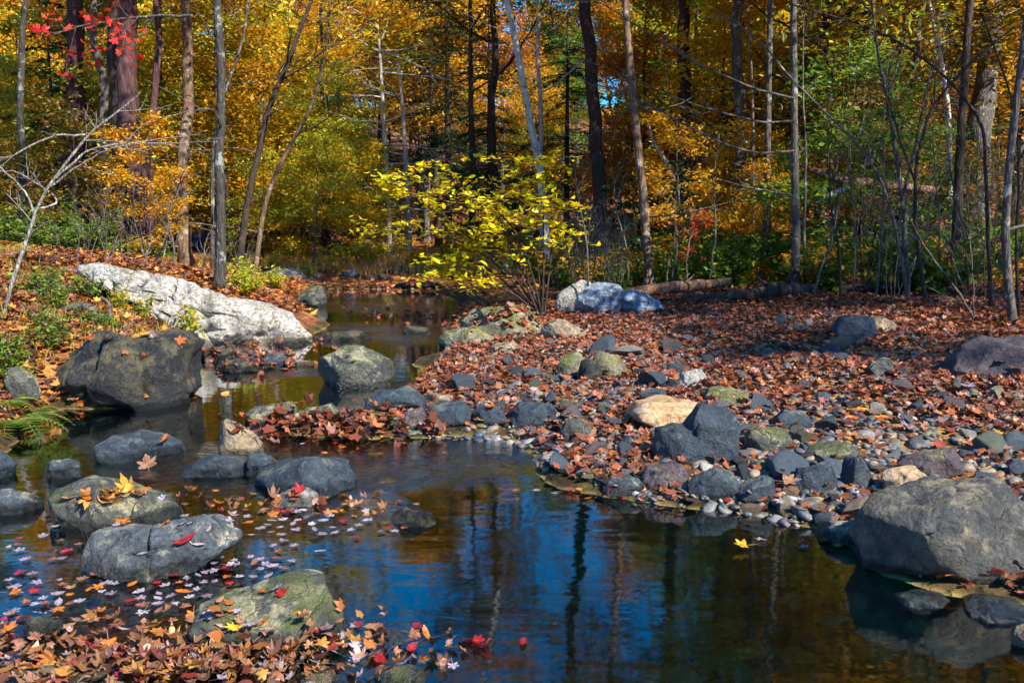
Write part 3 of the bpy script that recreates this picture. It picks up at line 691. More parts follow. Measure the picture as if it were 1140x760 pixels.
def leaf_cloud(P_, size, shape, tilt, rng, curl=.35, dirs=None, jit=.35):
    """N leaves: positions, size, outline, tilt spread -> verts, faces with k corners"""
    n_ = len(P_); k = len(shape)
    s = size * (1 + jit * rng.uniform(-1, 1, n_))
    a = rng.uniform(0, 6.283, n_); t = rng.normal(0, tilt, n_); b = rng.uniform(0, 6.283, n_)
    u, v = shape[:, 0][None] * s[:, None], shape[:, 1][None] * s[:, None]
    cz = curl * rng.uniform(-.6, 1, n_)[:, None]
    w = cz * (u * u + v * v) / s[:, None] + .25 * abs(u) * rng.uniform(-1, 1, n_)[:, None]
    x = u * np.cos(a)[:, None] - v * np.sin(a)[:, None]; y = u * np.sin(a)[:, None] + v * np.cos(a)[:, None]
    # tilt about a random horizontal axis
    ax = np.stack([np.cos(b), np.sin(b), 0 * b], -1)[:, None]; Q = np.stack([x, y, w], -1)
    ct, st_ = np.cos(t)[:, None, None], np.sin(t)[:, None, None]
    Qr = Q * ct + np.cross(np.broadcast_to(ax, Q.shape), Q) * st_ + ax * (Q * ax).sum(-1, keepdims=True) * (1 - ct)
    V = (Qr + P_[:, None]).reshape(-1, 3)
    return V, np.arange(n_ * k).reshape(n_, k)
def lift(P_, rng, lo, hi):
    P_ = P_.copy(); P_[:, 2] += rng.uniform(lo, hi, len(P_)); return P_
barL = [(445, 470), (455, 432), (500, 392), (510, 345), (620, 330), (760, 318), (1240, 318), (1240, 560), (1160, 690), (1000, 660), (960, 603), (760, 566), (610, 525), (560, 488)]
rng = np.random.default_rng(21)
pts = lift(px_points(barL, 46000, 0, rng, True), rng, .005, .05)
# drifts: fewer leaves on the stony strip next to the pool
_, vv = topx(pts); ns = fbm(pts * np.array([1, 1, 0]), .9, 3, 3)
pts = pts[rng.random(len(pts)) < np.clip(1.05 - sstep(420, 490, vv) * .62 + ns * .6, .12, 1)]
V, F1 = leaf_cloud(pts, .034, CRUM, .55, rng, .9)
o = link('leaf_litter', mesh_k('leaf_litter', V, F1, False), M['litter_brown']); tag(o, 'russet and purple brown fallen leaves covering the right bar', 'leaf litter', None, 'stuff')
bankL = [(-140, 250), (0, 250), (330, 300), (345, 345), (240, 372), (206, 405), (200, 440), (60, 452), (25, 474), (-100, 520)]
pts = lift(px_points(bankL, 20000, 0, rng, True), rng, .005, .05)
V, F1 = leaf_cloud(pts, .042, CRUM, .5, rng, .8)
o = link('leaf_litter', mesh_k('leaf_litter', V, F1, False), M['litter_bank']); tag(o, 'orange and brown fallen leaves on the left bank slope', 'leaf litter', None, 'stuff')
# forest floor far
n_ = 60000
x = rng.uniform(-45, 45, n_); y = 13 + 70 * rng.random(n_) ** 1.4
z = terr(x, y); ok = (abs(x) < y * .75) & (z > .02)
pts = np.stack([x, y, z + rng.uniform(.01, .06, n_)], -1)[ok]
for sel, mt_, lb_ in ((pts[:, 0] < pts[:, 1] * .04, 'litter_orange', 'orange leaf carpet on the forest floor beyond the creek'), (pts[:, 0] >= pts[:, 1] * .04, 'litter_brown', 'dark russet leaf carpet on the floor of the right wood')):
    V, F1 = leaf_cloud(pts[sel], .09, DIAM, .45, rng)
    o = link('leaf_litter', mesh_k('leaf_litter', V, F1, False), M[mt_]); tag(o, lb_, 'leaf litter', None, 'stuff')

# ---- individual leaves
def leaf_mesh(shape, curl, seed, stem=True):
    rng = np.random.default_rng(seed); k = len(shape)
    # three rings (centre, middle, rim) so the blade can curl
    rings = [shape * .0 + [0, -.05], shape * .55, shape]
    pts = [np.array([[0, -.05]])] + rings[1:]
    A = np.concatenate(pts); r2 = (A ** 2).sum(1)
    z = curl * r2 * .5 + .12 * np.abs(A[:, 0]) + .10 * vnoise(np.c_[A, A[:, :1] * 0] * 2.3, 1, seed) + .18 * curl * np.sin(A[:, 0] * 3 + seed) * A[:, 1]
    V = np.c_[A, z]
    tri = [[0, 1 + q, 1 + (q + 1) % k] for q in range(k)]; qd = [[1 + q, 1 + k + q, 1 + k + (q + 1) % k, 1 + (q + 1) % k] for q in range(k)]
    if stem:
        b = len(V); y0 = shape[:, 1].min() * .2
        V = np.vstack([V, [(-.02, y0, .0), (.02, y0, 0), (.05, -1.3, .1), (.02, -1.3, .1)]]); qd.append([b, b + 1, b + 2, b + 3])
    return mesh_k('fallen_leaf', V, [np.array(tri), np.array(qd)], True)
LM = {}
for nm in ('pale', 'red', 'orange', 'yellow', 'tan', 'brown', 'lilac', 'crimson'):
    for fl in ('flat', 'curl'):
        L_ = []
        for q, sh in enumerate((MAPLE, MAPLE, OAK, OVAL)):
            me = leaf_mesh(sh, {'flat': .06, 'curl': .5}[fl] * (1 if q % 2 else .7), 40 + q, True); me.materials.append(M['f_' + nm]); L_.append(me)
        LM[nm, fl] = L_
WORD = dict(pale='pale whitish', red='bright red', orange='orange', yellow='yellow', tan='tan', brown='brown', lilac='lilac', crimson='dark crimson')
dg = None
def place_leaf(p, s, colr, fl, label=None, group=None, tilt=.1, which=None):
    me = LM[colr, fl][which if which is not None else random.choices(range(4), (4, 4, 1.5, 2))[0]]
    o = bpy.data.objects.new('fallen_leaf', me); col.objects.link(o)
    o.location = p; o.scale = (s, s, s); o.rotation_euler = (random.gauss(0, tilt), random.gauss(0, tilt), random.uniform(0, 6.28))
    tag(o, label or f'{WORD[colr]} leaf', 'leaf', group); return o
bpy.context.view_layer.update()
DG = bpy.context.evaluated_depsgraph_get()
def drop(px, py, up=.008):
    """where the line of sight meets what is built so far: ground, water or rock"""
    d = Vector(ray(px, py)).normalized()
    ok, loc, nr, ix, ob, mx = bpy.context.scene.ray_cast(DG, Vector((0, 0, CAM_H)), d)
    return np.array(loc) + np.array([0, 0, up]), (ob.name if ok else ''), nr
drifts = [  # centre px, spread px, number, colours, place words
 ((150, 520), (120, 10), 0, '', ''),
 ((330, 583), (60, 9), 48, 'pale pale pale lilac orange red pale', 'in the drift below the white topped rock'),
 ((240, 565), (45, 12), 10, 'orange red brown pale', 'in the drift below the white topped rock'),
 ((270, 628), (38, 10), 22, 'pale pale lilac brown', 'floating at the tip of the blunt boulder'),
 ((190, 650), (55, 14), 42, 'pale pale lilac red orange pale', 'floating in front of the blunt boulder'),
 ((60, 615), (60, 16), 22, 'lilac pale crimson pale brown', 'floating at the left edge of the pool'),
 ((120, 670), (90, 14), 46, 'pale orange brown lilac tan pale', 'floating in the lower left shallows'),
 ((90, 712), (100, 18), 50, 'orange pale brown tan orange brown crimson', 'in the leaf mat at bottom left'),
 ((200, 735), (70, 16), 30, 'tan orange brown yellow pale', 'in the leaf pile before the pyramid boulder'),
 ((440, 722), (55, 14), 40, 'pale orange red lilac brown brown', 'in the raft right of the pyramid boulder'),
 ((810, 553), (42, 4), 16, 'pale crimson lilac red', 'floating off the pool edge stones'),
 ((640, 545), (45, 6), 14, 'lilac brown orange crimson', 'washed up at the near end of the bar'),
 ((930, 605), (60, 8), 12, 'lilac orange red yellow', 'floating left of the granite boulder'),
 ((400, 500), (90, 8), 10, 'lilac red yellow orange', 'caught along the leaf dam'),
]
used_px = []
for (cx, cy), (sx, sy), n_, cs, words_ in drifts:
    for q in range(n_):
        for t_ in range(12):
            px, py = random.gauss(cx, sx), random.gauss(cy, sy)
            if not (2 < px < 1138 and py < 758): continue
            if all((px - a) ** 2 / 4 + (py - b) ** 2 > 22 for a, b in used_px): break
        else: continue
        used_px.append((px, py))
        p, nm, nr = drop(px, py)
        if nr.z < .5: continue
        c_ = random.choice(cs.split()); s = random.uniform(.019, .034) * (1.1 if py > 690 else 1)
        flat = 'water' in nm and py < 700
        if 'water' in nm: p[2] = max(p[2], .008)
        place_leaf(p, s, c_, 'flat' if flat or random.random() < .3 else 'curl', f'{WORD[c_]} leaf {words_}', f'{WORD[c_]} leaves {words_}', .05 if flat else .35)
one = [ # px, py, size, colour, form, tilt, label
 (207, 607, .05, 'red', 'curl', .3, 'bright red leaf on top of the blunt grey boulder'),
 (334, 550, .04, 'red', 'curl', .3, 'bright red leaf on the small white topped rock'),
 (136, 585, .04, 'orange', 'curl', .3, 'orange leaf between the two left foreground boulders'),
 (178, 748, .06, 'crimson', 'curl', .3, 'round crimson leaf at the bottom edge'),
 (282, 702, .035, 'pale', 'curl', .3, 'pale leaf lying on the pile before the pyramid boulder'),
 (262, 705, .04, 'yellow', 'curl', .3, 'golden leaf on the pile before the pyramid boulder'),
 (876, 540, .06, 'tan', 'curl', .2, 'big curled tan leaf on the stones at the pool edge'),
 (652, 492, .10, 'brown', 'curl', .5, 'largest curled brown leaf standing at the near end of the bar'),
 (636, 512, .09, 'orange', 'curl', .5, 'curled orange leaf below the largest brown leaf'),
 (828, 612, .045, 'yellow', 'curl', .1, 'yellow and orange leaf floating on the open pool'),
 (548, 455, .05, 'orange', 'curl', .2, 'orange leaf on the thin blue slab'),
 (95, 556, .05, 'orange', 'curl', .4, 'orange brown leaf on the flat topped boulder, left'),
 (75, 560, .05, 'tan', 'curl', .4, 'tan leaf at the edge of the flat topped boulder'),
 (100, 378, .10, 'orange', 'flat', .1, 'orange leaf on the top of the big dark boulder'),
 (120, 381, .08, 'tan', 'flat', .1, 'tan leaf on the top of the big dark boulder'),
 (160, 375, .06, 'yellow', 'flat', .1, 'small yellow leaf on the right shoulder of the big dark boulder'),
 (12, 705, .055, 'orange', 'curl', .3, 'big orange lobed leaf at the left edge near the bottom'),
 (1075, 432, .06, 'lilac', 'curl', .3, 'lilac leaf in front of the long mauve boulder'),
 (1112, 405, .06, 'lilac', 'flat', .2, 'lilac leaf lying on the long mauve boulder'),
 (1133, 413, .06, 'orange', 'flat', .2, 'orange leaf at the right end of the long mauve boulder'),
 (1012, 480, .07, 'lilac', 'curl', .3, 'lilac leaf on the stones above the purple rock'),
 (165, 522, .07, 'tan', 'curl', .5, 'pinkish curled leaf stuck in the rapids'),
 (180, 495, .07, 'orange', 'curl', .5, 'rusty curled leaf at the tip of the long low blue rock'),
]
for px, py, s, c_, fl, tl, lb in one:
    p, nm, nr = drop(px, py, .02); place_leaf(p, s, c_, fl, lb, None, tl)
# leaf piles of curled leaves in the foreground that nobody could count
def pile(cx, cy, sx, sy, n_, mt, size, label, hgt=.06, seed=1):
    rng = np.random.default_rng(seed); A = []
    for q in range(n_):
        px, py = rng.normal(cx, sx), min(rng.normal(cy, sy), 790)
        p, nm, nr = drop(px, py, rng.uniform(.005, hgt)); 
        if nr.z < .35 and 'water' not in nm: continue
        if p[2] < 0: p[2] = .01
        A.append(p)
    V, F1 = leaf_cloud(np.array(A), size, CRUM if seed % 2 else MAPLE, .6, rng, 1.3)
    o = link('leaf_pile', mesh_k('leaf_pile', V, F1, False), M[mt]); tag(o, label, 'leaf pile', None, 'stuff')
M['litter_mix'] = leaf_mat('litter_mix', [tuple(q * .78 for q in c_) for c_ in [(.30, .13, .05), (.42, .13, .02), (.30, .25, .25), (.16, .05, .025), (.46, .22, .03), (.20, .09, .05), (.30, .17, .09), (.24, .03, .02), (.09, .04, .022), (.30, .13, .04), (.15, .06, .03)]], .12, .03, .45, .5)
pile(300, 718, 62, 9, 210, 'litter_mix', .025, 'curled leaves heaped at the foot of the pyramid boulder', .09, 1)
pile(250, 746, 80, 10, 270, 'litter_mix', .025, 'brown and orange leaf pile along the bottom edge', .05, 2)
pile(60, 740, 90, 22, 240, 'litter_mix', .024, 'leaf mat filling the bottom left corner', .015, 3)
pile(110, 562, 22, 7, 26, 'litter_orange', .045, 'leaf pile on the flat topped boulder', .03, 4)
pile(380, 478, 55, 9, 260, 'litter_brown', .045, 'wet brown leaves packed into the leaf dam', .10, 5)
pile(320, 560, 70, 8, 70, 'litter_mix', .03, 'leaf drift behind the blunt boulder', .01, 6)
pile(130, 440, 60, 6, 120, 'litter_orange', .04, 'orange needles and leaves round the foot of the dark boulder', .03, 7)
pile(280, 395, 45, 10, 150, 'litter_brown', .05, 'leaves stranded on the dark wet rocks', .02, 8)
pile(455, 350, 40, 4, 60, 'litter_brown', .06, 'leaf line floating in the upper creek', .005, 9)
pile(440, 318, 45, 4, 260, 'litter_brown', .07, 'leaves along the head of the creek', .03, 10)
pile(570, 355, 30, 12, 160, 'litter_brown', .05, 'leaves caught round the mossy ledge', .03, 11)
# ================================================================== trees
def unit(v): return v / (np.linalg.norm(v) + 1e-9)
def grow(geo, p, d, L, r, lvl, rng, tips, spread=.8, up=.05, kids=(4, 4, 3), seg=None, wig=.18, rmin=.004):
    n_ = max(4, int(L / .35) + 2) if lvl < 2 else 4
    n_ = min(n_, 12)
    pts = [np.array(p, float)]; dd = unit(np.array(d, float)); step = L / (n_ - 1)
    for q in range(n_ - 1):
        dd = unit(dd + rng.normal(0, wig, 3) * np.array([1, 1, .7]) + [0, 0, up])
        pts.append(pts[-1] + dd * step)
    rad = np.linspace(r, max(r * .3, rmin), n_)
    geo.tube(pts, rad, (6 if lvl == 0 else 4) if seg is None else seg)
    if lvl >= len(kids):
        tips.append(pts[-1]); tips.append(pts[len(pts) // 2]); return
    for q in range(kids[lvl]):
        t = .3 + .68 * (q + rng.uniform(0, 1)) / kids[lvl]
        k = t * (n_ - 1); i0 = int(k); i0 = min(i0, n_ - 2)
        pp_ = pts[i0] + (pts[i0 + 1] - pts[i0]) * (k - i0)
        tdir = unit(pts[i0 + 1] - pts[i0]); s = rng.normal(size=3); s -= tdir * (s @ tdir); s = unit(s) * np.array([1, 1, .55])
        grow(geo, pp_, unit(tdir * (1 - spread * .5) + s * spread), L * rng.uniform(.38, .6) * (1 - .35 * t), rad[i0] * .55, lvl + 1, rng, tips, spread, up, kids, seg, wig, rmin)
    tips.append(pts[-1])
def crown_from(tips, per, sig, size, rng, shape=DIAM, tilt=.7, layered=.35):
    T_ = np.array(tips); k = rng.integers(0, len(T_), per)
    pts = T_[k] + rng.normal(0, 1, (per, 3)) * np.array([sig, sig, sig * layered])
    return leaf_cloud(pts, size, shape, tilt, rng, .3)
def make_tree(name, label, cat, H, r0, bark, leaf, nleaf, lsize, h0=.35, nl=14, llen=.35, seed=1, group=None, sig=.38, spread=.8, up=.06, kids=(4, 3), path=None, tilt=.7, loc=(0, 0, 0), trunk_seg=10, layered=.35, crooked=.05, roots=True, h1=.98, bare=0, litk=1.):
    """an Empty at the base > trunk (with its limbs), crown"""
    rng = np.random.default_rng(seed); g = Geo(); tips = []
    if path is None:
        n_ = 9; p = np.zeros(3); pts = [p - [0, 0, .25]]; dd = np.array([rng.normal(0, .04), rng.normal(0, .04), 1.])
        for q in range(n_):
            dd = unit(dd + np.append(rng.normal(0, crooked, 2), .05)); p = p + dd * H / n_; pts.append(p)
        pts = np.array(pts)
    else:
        pts = np.array(path, float)
    # arc length and taper
    sl = np.concatenate([[0], np.cumsum(np.linalg.norm(np.diff(pts, axis=0), axis=1))]); L = sl[-1]
    sm = np.linspace(0, L, max(10, int(L / .35))); 
    c = np.stack([np.interp(sm, sl, pts[:, k]) for k in range(3)], 1)
    for _ in range(4): c[1:-1] = (c[:-2] + c[1:-1] * 2 + c[2:]) / 4
    c[1:-1, :2] += (fbm(np.c_[c[1:-1, :1] * 0, c[1:-1, 1:2] * 0, c[1:-1, 2:]] , .9, 3, seed) * r0 * .6)[:, None]
    fr_ = sm / L
    rad = r0 * (1 - .78 * fr_) 
    if roots: rad = rad + r0 * .55 * np.exp(-np.maximum(sm - .2, 0) / (r0 * 2.2))
    g.tube(c, rad, trunk_seg, rough=.10, seed=seed)
    for q in range(nl):
        f = h0 + (h1 - h0) * (q + rng.uniform(0, 1)) / nl
        k = f * (len(c) - 1); i0 = min(int(k), len(c) - 2); pp_ = c[i0]
        a = q * 2.4 + rng.uniform(-.5, .5)
        l = llen * H * (1.05 - .75 * (f - h0) / (1 - h0 + .01)) * rng.uniform(.7, 1.15)
        grow(g, pp_, np.array([math.cos(a), math.sin(a), rng.uniform(.15, .6)]), l, rad[i0] * .42, 0, rng, tips, spread, up, kids)
    root = empty(name, loc, label, cat, group)
    g.build('trunk', M[bark], root)
    if bare:
        for q in range(bare):
            g2 = Geo(); f = rng.uniform(.12, .5); i0 = int(f * (len(c) - 1)); a = rng.uniform(0, 6.28)
            grow(g2, c[i0], np.array([math.cos(a), math.sin(a), rng.uniform(-.1, .3)]), rng.uniform(.8, 2.2), .02, 1, rng, [], .7, 0, (3, 3))
            g2.build('bare_branch', M['bk_twig'], root)
    if nleaf and tips:
        V, F1 = crown_from(tips, nleaf, sig, lsize, rng, DIAM, tilt, layered)
        link('crown', mesh_k('crown', V, F1, False), M[leaf], root)
    return root
def copy_tree(src, loc, rz, sc, label=None, group=None, color=None, cmat=None):
    c = src.copy(); col.objects.link(c); c.location = loc; c.rotation_euler = (0, 0, rz); c.scale = (sc,) * 3
    if label: c['label'] = label
    if group: c['group'] = group
    for ch in src.children:
        k = ch.copy(); col.objects.link(k); k.parent = c
        if cmat and ch.name.startswith('crown'):
            k.material_slots[0].link = 'OBJECT'; k.material_slots[0].material = M[cmat]
    return c

# ---- the trunks one can tell apart.  (pixel polyline from the base up), distance, width in px at the base
def hero_tree(name, label, poly_, Y, wpx, bark, leaf='lf_gold', H=14, nleaf=5000, lsize=.10, h0=.45, nl=9, seed=1, base=None, extra=None, **kw):
    x0, y0 = poly_[0]
    if Y is None: gp = ground(x0, y0); Y = gp[1]
    b = P(x0, y0, Y); b[2] = tz(b[0], b[1]) - .15
    pts = [b] + [P(a, c_, Y) for a, c_ in poly_[1:]]
    pts = [p for k, p in enumerate(pts) if k == 0 or p[2] > b[2] + .3]
    d = unit(pts[-1] - pts[-2]); top = pts[-1]; rem = H - (top[2] - b[2])
    d = unit(d + [0, 0, .4])
    if x0 > 800: nleaf = int(nleaf * 2.2); kw.setdefault('sig', .55)
    if rem > 0:
        for q in range(3): top = top + d * rem / 3; d = unit(d + [0, 0, .25]); pts.append(top)
    r0 = wpx / F * Y / 2
    path = np.array(pts) - b
    return make_tree(name, label, 'tree', H, r0, bark, leaf, nleaf, lsize, h0=h0, nl=nl, seed=seed, path=path, loc=b, **kw)
HT = hero_tree
HT('tree', 'slim lichen spotted tree, leftmost standing trunk', [(20, 240), (22, 120), (25, 0)], 17, 9, 'bk_lichen', 'lf_gold', 11, 3500, seed=1)
HT('tree', 'broad brown trunk half hidden by leaves, second from the left', [(85, 262), (82, 120), (84, 0)], 24, 24, 'bk_red', 'lf_gold', 16, 6000, seed=2)
HT('tree', 'pale grey and pink trunk leaning left of the thickest red brown trunk', [(124, 250), (116, 100), (104, 0)], 21, 11, 'bk_grey', 'lf_gold', 14, 4000, seed=3)
HT('tree', 'thick dark trunk directly behind the thickest red brown trunk', [(134, 262), (134, 120), (131, 0)], 22, 20, 'bk_dark', 'lf_orange', 16, 5000, seed=4)
HT('tree', 'thickest red brown trunk of the left wood', [(150, 258), (147, 120), (143, 0)], 18.5, 26, 'bk_red', 'lf_gold', 17, 6000, seed=5)
HT('tree', 'thin dark mauve trunk leaning right beside the thickest red brown trunk', [(160, 230), (170, 100), (176, 0)], 19, 10, 'bk_red', 'lf_gold', 13, 3500, seed=6)
HT('tree', 'straight olive brown trunk left of the foreground oak', [(202, 262), (205, 120), (210, 0)], 22, 15, 'bk_brown', 'lf_yellow', 15, 4500, seed=7)
HT('oak_tree', 'foreground oak with flared foot and lichen blotches beside the white rock', [(243, 318), (246, 220), (244, 100), (242, 0)], None, 11, 'bk_lichen', 'lf_yellow', 12, 2200, seed=8, bare=2)
HT('tree', 'dark trunk leaning to the right, just right of the foreground oak', [(262, 306), (282, 180), (310, 90), (346, 0)], None, 8.5, 'bk_dark', 'lf_yellow', 8, 350, seed=9, bare=3, roots=False)
HT('tree', 'thin bent tree leaning right behind the leaning dark trunk', [(282, 296), (296, 210), (330, 150), (356, 108), (362, 60)], 19, 6, 'bk_brown', 'lf_lime', 7, 350, seed=10, bare=2, roots=False, h0=.6)
HT('tree', 'thin crooked pale tree snaking up behind the foreground oak', [(236, 285), (237, 240), (236, 160), (252, 95), (272, 50), (278, 0)], 21, 5, 'bk_grey', 'lf_yellow', 10, 500, seed=11, roots=False)
HT('birch_tree', 'white barked birch leaning left above the yellow bush', [(612, 262), (600, 175), (583, 90), (563, 0)], 20, 10, 'bk_birch', 'lf_gold', 14, 2500, seed=12, bare=2, lsize=.09, h0=.6)
HT('tree', 'thick dark trunk right of the white birch', [(674, 292), (667, 180), (658, 80), (652, 0)], 24, 18, 'bk_dark', 'lf_orange', 17, 4500, seed=13, h0=.5)
HT('tree', 'rusty brown trunk with a bend and a knot above the fallen log', [(727, 308), (719, 230), (709, 160), (701, 80), (696, 0)], 15.5, 11, 'bk_brown', 'lf_gold', 11, 900, seed=14, bare=2)
HT('tree', 'broad dark trunk behind the hemlock shrubs right of centre', [(764, 280), (762, 120), (762, 0)], 27, 19, 'bk_dark', 'lf_gold', 17, 5000, seed=15)
HT('tree', 'grey brown trunk standing left of the thin pale straight trunk', [(826, 300), (825, 150), (822, 0)], 22, 15, 'bk_grey', 'lf_gold', 16, 4500, seed=16)
HT('tree', 'thin pale straight trunk in the right wood', [(853, 292), (855, 150), (858, 0)], 17.5, 8.5, 'bk_grey', 'lf_gold', 13, 3000, seed=17)
HT('tree', 'slim grey trunk standing behind the dark rotten log', [(886, 320), (886, 200), (883, 90), (884, 0)], 13.8, 9.5, 'bk_grey', 'lf_gold', 12, 3000, seed=18)
HT('tree', 'tall dark trunk behind the propped broken log', [(965, 300), (962, 150), (964, 10), (965, -60)], 20, 19, 'bk_dark', 'lf_olive', 16, 5000, seed=19)
HT('tree', 'very thick grey trunk leaning right at the back of the right wood', [(1082, 285), (1090, 140), (1105, 0)], 21, 29, 'bk_grey', 'lf_gold', 18, 6000, seed=20)
HT('tree', 'dark trunk standing left of the very thick grey trunk', [(1064, 310), (1066, 180), (1076, 60), (1080, 0)], 15, 11, 'bk_dark', 'lf_olive', 12, 3500, seed=21)
HT('tree', 'nearest grey trunk with a curved foot behind the mauve boulder', [(1130, 376), (1118, 366), (1114, 320), (1122, 200), (1130, 110), (1146, 0)], 9.2, 10, 'bk_grey', 'lf_olive', 9, 3500, seed=22, bare=3, roots=False)
HT('tree', 'pale thin leaning trunk between the dark trunks of the right wood', [(1062, 240), (1058, 120), (1045, 50), (1032, 0)], 19, 7, 'bk_birch', 'lf_gold', 10, 2000, seed=23, roots=False)
HT('tree', 'dark double stemmed trunk far behind the yellow bush, left one', [(526, 300), (525, 200), (524, 60)], 30, 9, 'bk_dark', 'lf_olive', 12, 3000, seed=24)
HT('tree', 'dark trunk far behind the yellow bush, close beside the birch', [(553, 300), (547, 200), (548, 60)], 31, 12, 'bk_dark', 'lf_orange', 14, 3500, seed=25)
HT('tree', 'pale trunk far behind, right of the white birch top', [(604, 250), (600, 120), (599, 0)], 30, 7, 'bk_birch', 'lf_gold', 12, 2500, seed=26)
HT('tree', 'yellow green stemmed tree between the two straight trunks on the right', [(842, 250), (838, 130), (832, 0)], 19, 4.5, 'bk_brown', 'lf_lime', 10, 1800, seed=27, roots=False)
HT('tree', 'thin grey tree left of the dead snag', [(362, 280), (360, 180), (358, 110), (357, 40)], 30, 7, 'bk_grey', 'lf_yellow', 11, 3000, seed=28)

# dead snags with bare side branches
def snag(label, poly_, Y, wpx, br, seed):
    rng = np.random.default_rng(seed); b = P(*poly_[0], Y); b[2] = tz(b[0], b[1]) - .1
    g = Geo(); pts = np.array([b] + [P(a, c_, Y) for a, c_ in poly_[1:]]) - b
    sl = np.linspace(0, 1, 14); ss = np.linspace(0, 1, len(pts)); c = np.stack([np.interp(sl, ss, pts[:, k]) for k in range(3)], 1)
    g.tube(c, np.linspace(wpx / F * Y / 2, wpx / F * Y / 7, 14), 7, rough=.1, seed=seed)
    for q in range(br):
        i0 = rng.integers(3, 13); a = rng.uniform(0, 6.28)
        grow(g, c[i0], np.array([math.cos(a), .5 * math.sin(a), rng.uniform(-.25, .35)]), rng.uniform(.8, 2.4), .03, 1, rng, [], .6, .0, (3, 3), wig=.15)
    root = empty('dead_tree', b, label, 'tree'); g.build('trunk', M['bk_snag'], root)
snag('bare white snag on the left of two with short side branches', [(434, 302), (432, 220), (428, 150), (423, 60), (420, 20)], 27, 7, 14, 3)
snag('bare white snag on the right of two with a broken pointed top', [(456, 290), (453, 200), (449, 130), (443, 60)], 29, 8, 12, 4)

# ---- prototypes of the wood behind
PR = {}
def proto(key, *a, **kw):
    PR[key] = make_tree(*a, **kw); PR[key].location = (0, -260, 0); PR[key]['_p'] = 1
PROTOS = []
specs_ = {
 'u1': dict(H=8.5, r0=.08, h0=.10, nl=18, llen=.34, nleaf=9000, lsize=.085, seed=51, sig=.33),
 'u2': dict(H=7.0, r0=.06, h0=.08, nl=16, llen=.40, nleaf=8000, lsize=.085, seed=52, sig=.36),
 'u3': dict(H=10., r0=.10, h0=.16, nl=18, llen=.32, nleaf=10000, lsize=.09, seed=53, sig=.4),
 'u4': dict(H=5., r0=.04, h0=.10, nl=12, llen=.42, nleaf=4500, lsize=.075, seed=54, sig=.25),
 't1': dict(H=16, r0=.17, h0=.30, nl=20, llen=.27, nleaf=14000, lsize=.12, seed=55, sig=.55),
 's1': dict(H=16, r0=.17, h0=.34, nl=16, llen=.25, nleaf=5500, lsize=.11, seed=57, sig=.45),
 't2': dict(H=19, r0=.22, h0=.35, nl=20, llen=.26, nleaf=15000, lsize=.12, seed=56, sig=.6),
}
def spawn(key, x, y, rz, sc, label, group, cmat, bark='bk_dark', name='tree'):
    if (key, bark) not in PR:
        d_ = specs_[key]; PR[key, bark] = make_tree(name, label, 'tree', bark=bark, leaf=cmat, group=group, loc=(x, y, tz(x, y)), **d_)
        o = PR[key, bark]; o.rotation_euler = (0, 0, rz); o.scale = (sc,) * 3; return o
    return copy_tree(PR[key, bark], (x, y, tz(x, y)), rz, sc, label, group, cmat=cmat)
placed = []
def zone(n_, px0, px1, y0, y1, keys, mats, where, sc=(.8, 1.2), gap=1.6, barks=('bk_dark', 'bk_grey'), rng=random):
    k = t_ = 0
    while k < n_ and t_ < 4000:
        t_ += 1
        Yv = rng.uniform(y0, y1); px = rng.uniform(px0, px1); x = (px - 570) / F * Yv
        if 190 < px < 254 and Yv < 36: continue      # the glade where the person crouches
        if 612 < px < 705 and Yv < 50: continue
        if sdist(np.array([x]), np.array([Yv]))[0] < .6: continue
        if any((x - a) ** 2 + (Yv - b) ** 2 < gap * gap for a, b in placed): continue
        placed.append((x, Yv)); key = rng.choice(keys); mt, word = rng.choice(mats)
        bk = rng.choice(barks)
        size = {'u': 'slender', 't': 'tall', 's': 'thin', 'h': 'dense'}[key[0]]
        lb = f'{size} {word} leafed tree {where}'
        spawn(key, x, Yv, rng.uniform(0, 6.28), rng.uniform(*sc), lb, f'{size} {word} leafed trees {where}', mt, bk)
        k += 1
YG = [('lf_yellow', 'yellow'), ('lf_yellow', 'yellow'), ('lf_gold', 'golden'), ('lf_lime', 'yellow green')]
GO = [('lf_gold', 'golden'), ('lf_orange', 'orange'), ('lf_gold', 'golden'), ('lf_lime', 'yellow green'), ('lf_yellow', 'yellow'), ('lf_green', 'green')]
OL = [('lf_olive', 'olive'), ('lf_gold', 'golden'), ('lf_olive', 'olive'), ('lf_green', 'green')]
U = ['u1', 'u2', 'u3', 'u4']; T = ['t1', 't2']
zone(17, 165, 290, 25, 46, ['u1', 'u2', 'u3'], YG, 'behind the foreground oak')
zone(10, 285, 395, 27, 48, ['u2', 'u1'], YG, 'right of the leaning dark trunk', sc=(.7, .9))
zone(10, 140, 270, 46, 78, T, YG + [('lf_orange', 'orange')], 'far behind the foreground oak', gap=3)
zone(6, 275, 390, 52, 80, T, YG + [('lf_orange', 'orange')], 'on the left shoulder of the hill', sc=(.65, .75), gap=3)
zone(15, -120, 170, 25, 42, U, GO + [('lf_yellow', 'yellow')], 'deep in the left wood')
zone(16, -200, 150, 40, 72, T, GO, 'at the back of the left wood', gap=3)
zone(13, 330, 540, 58, 86, ['t1', 't2'], [('lf_orange', 'orange'), ('lf_gold', 'golden')], 'on the hill above the creek', sc=(.7, .85), gap=3)
zone(10, 375, 470, 64, 94, T, [('lf_orange', 'orange'), ('lf_gold', 'golden'), ('lf_yellow', 'yellow')], 'on the brow of the hill', sc=(.65, .8), gap=2.5)
zone(8, 440, 600, 42, 70, ['u3', 't1'], [('lf_orange', 'orange'), ('lf_gold', 'golden'), ('lf_olive', 'olive')], 'on the slope behind the snags', gap=2.5, sc=(.8, .95))
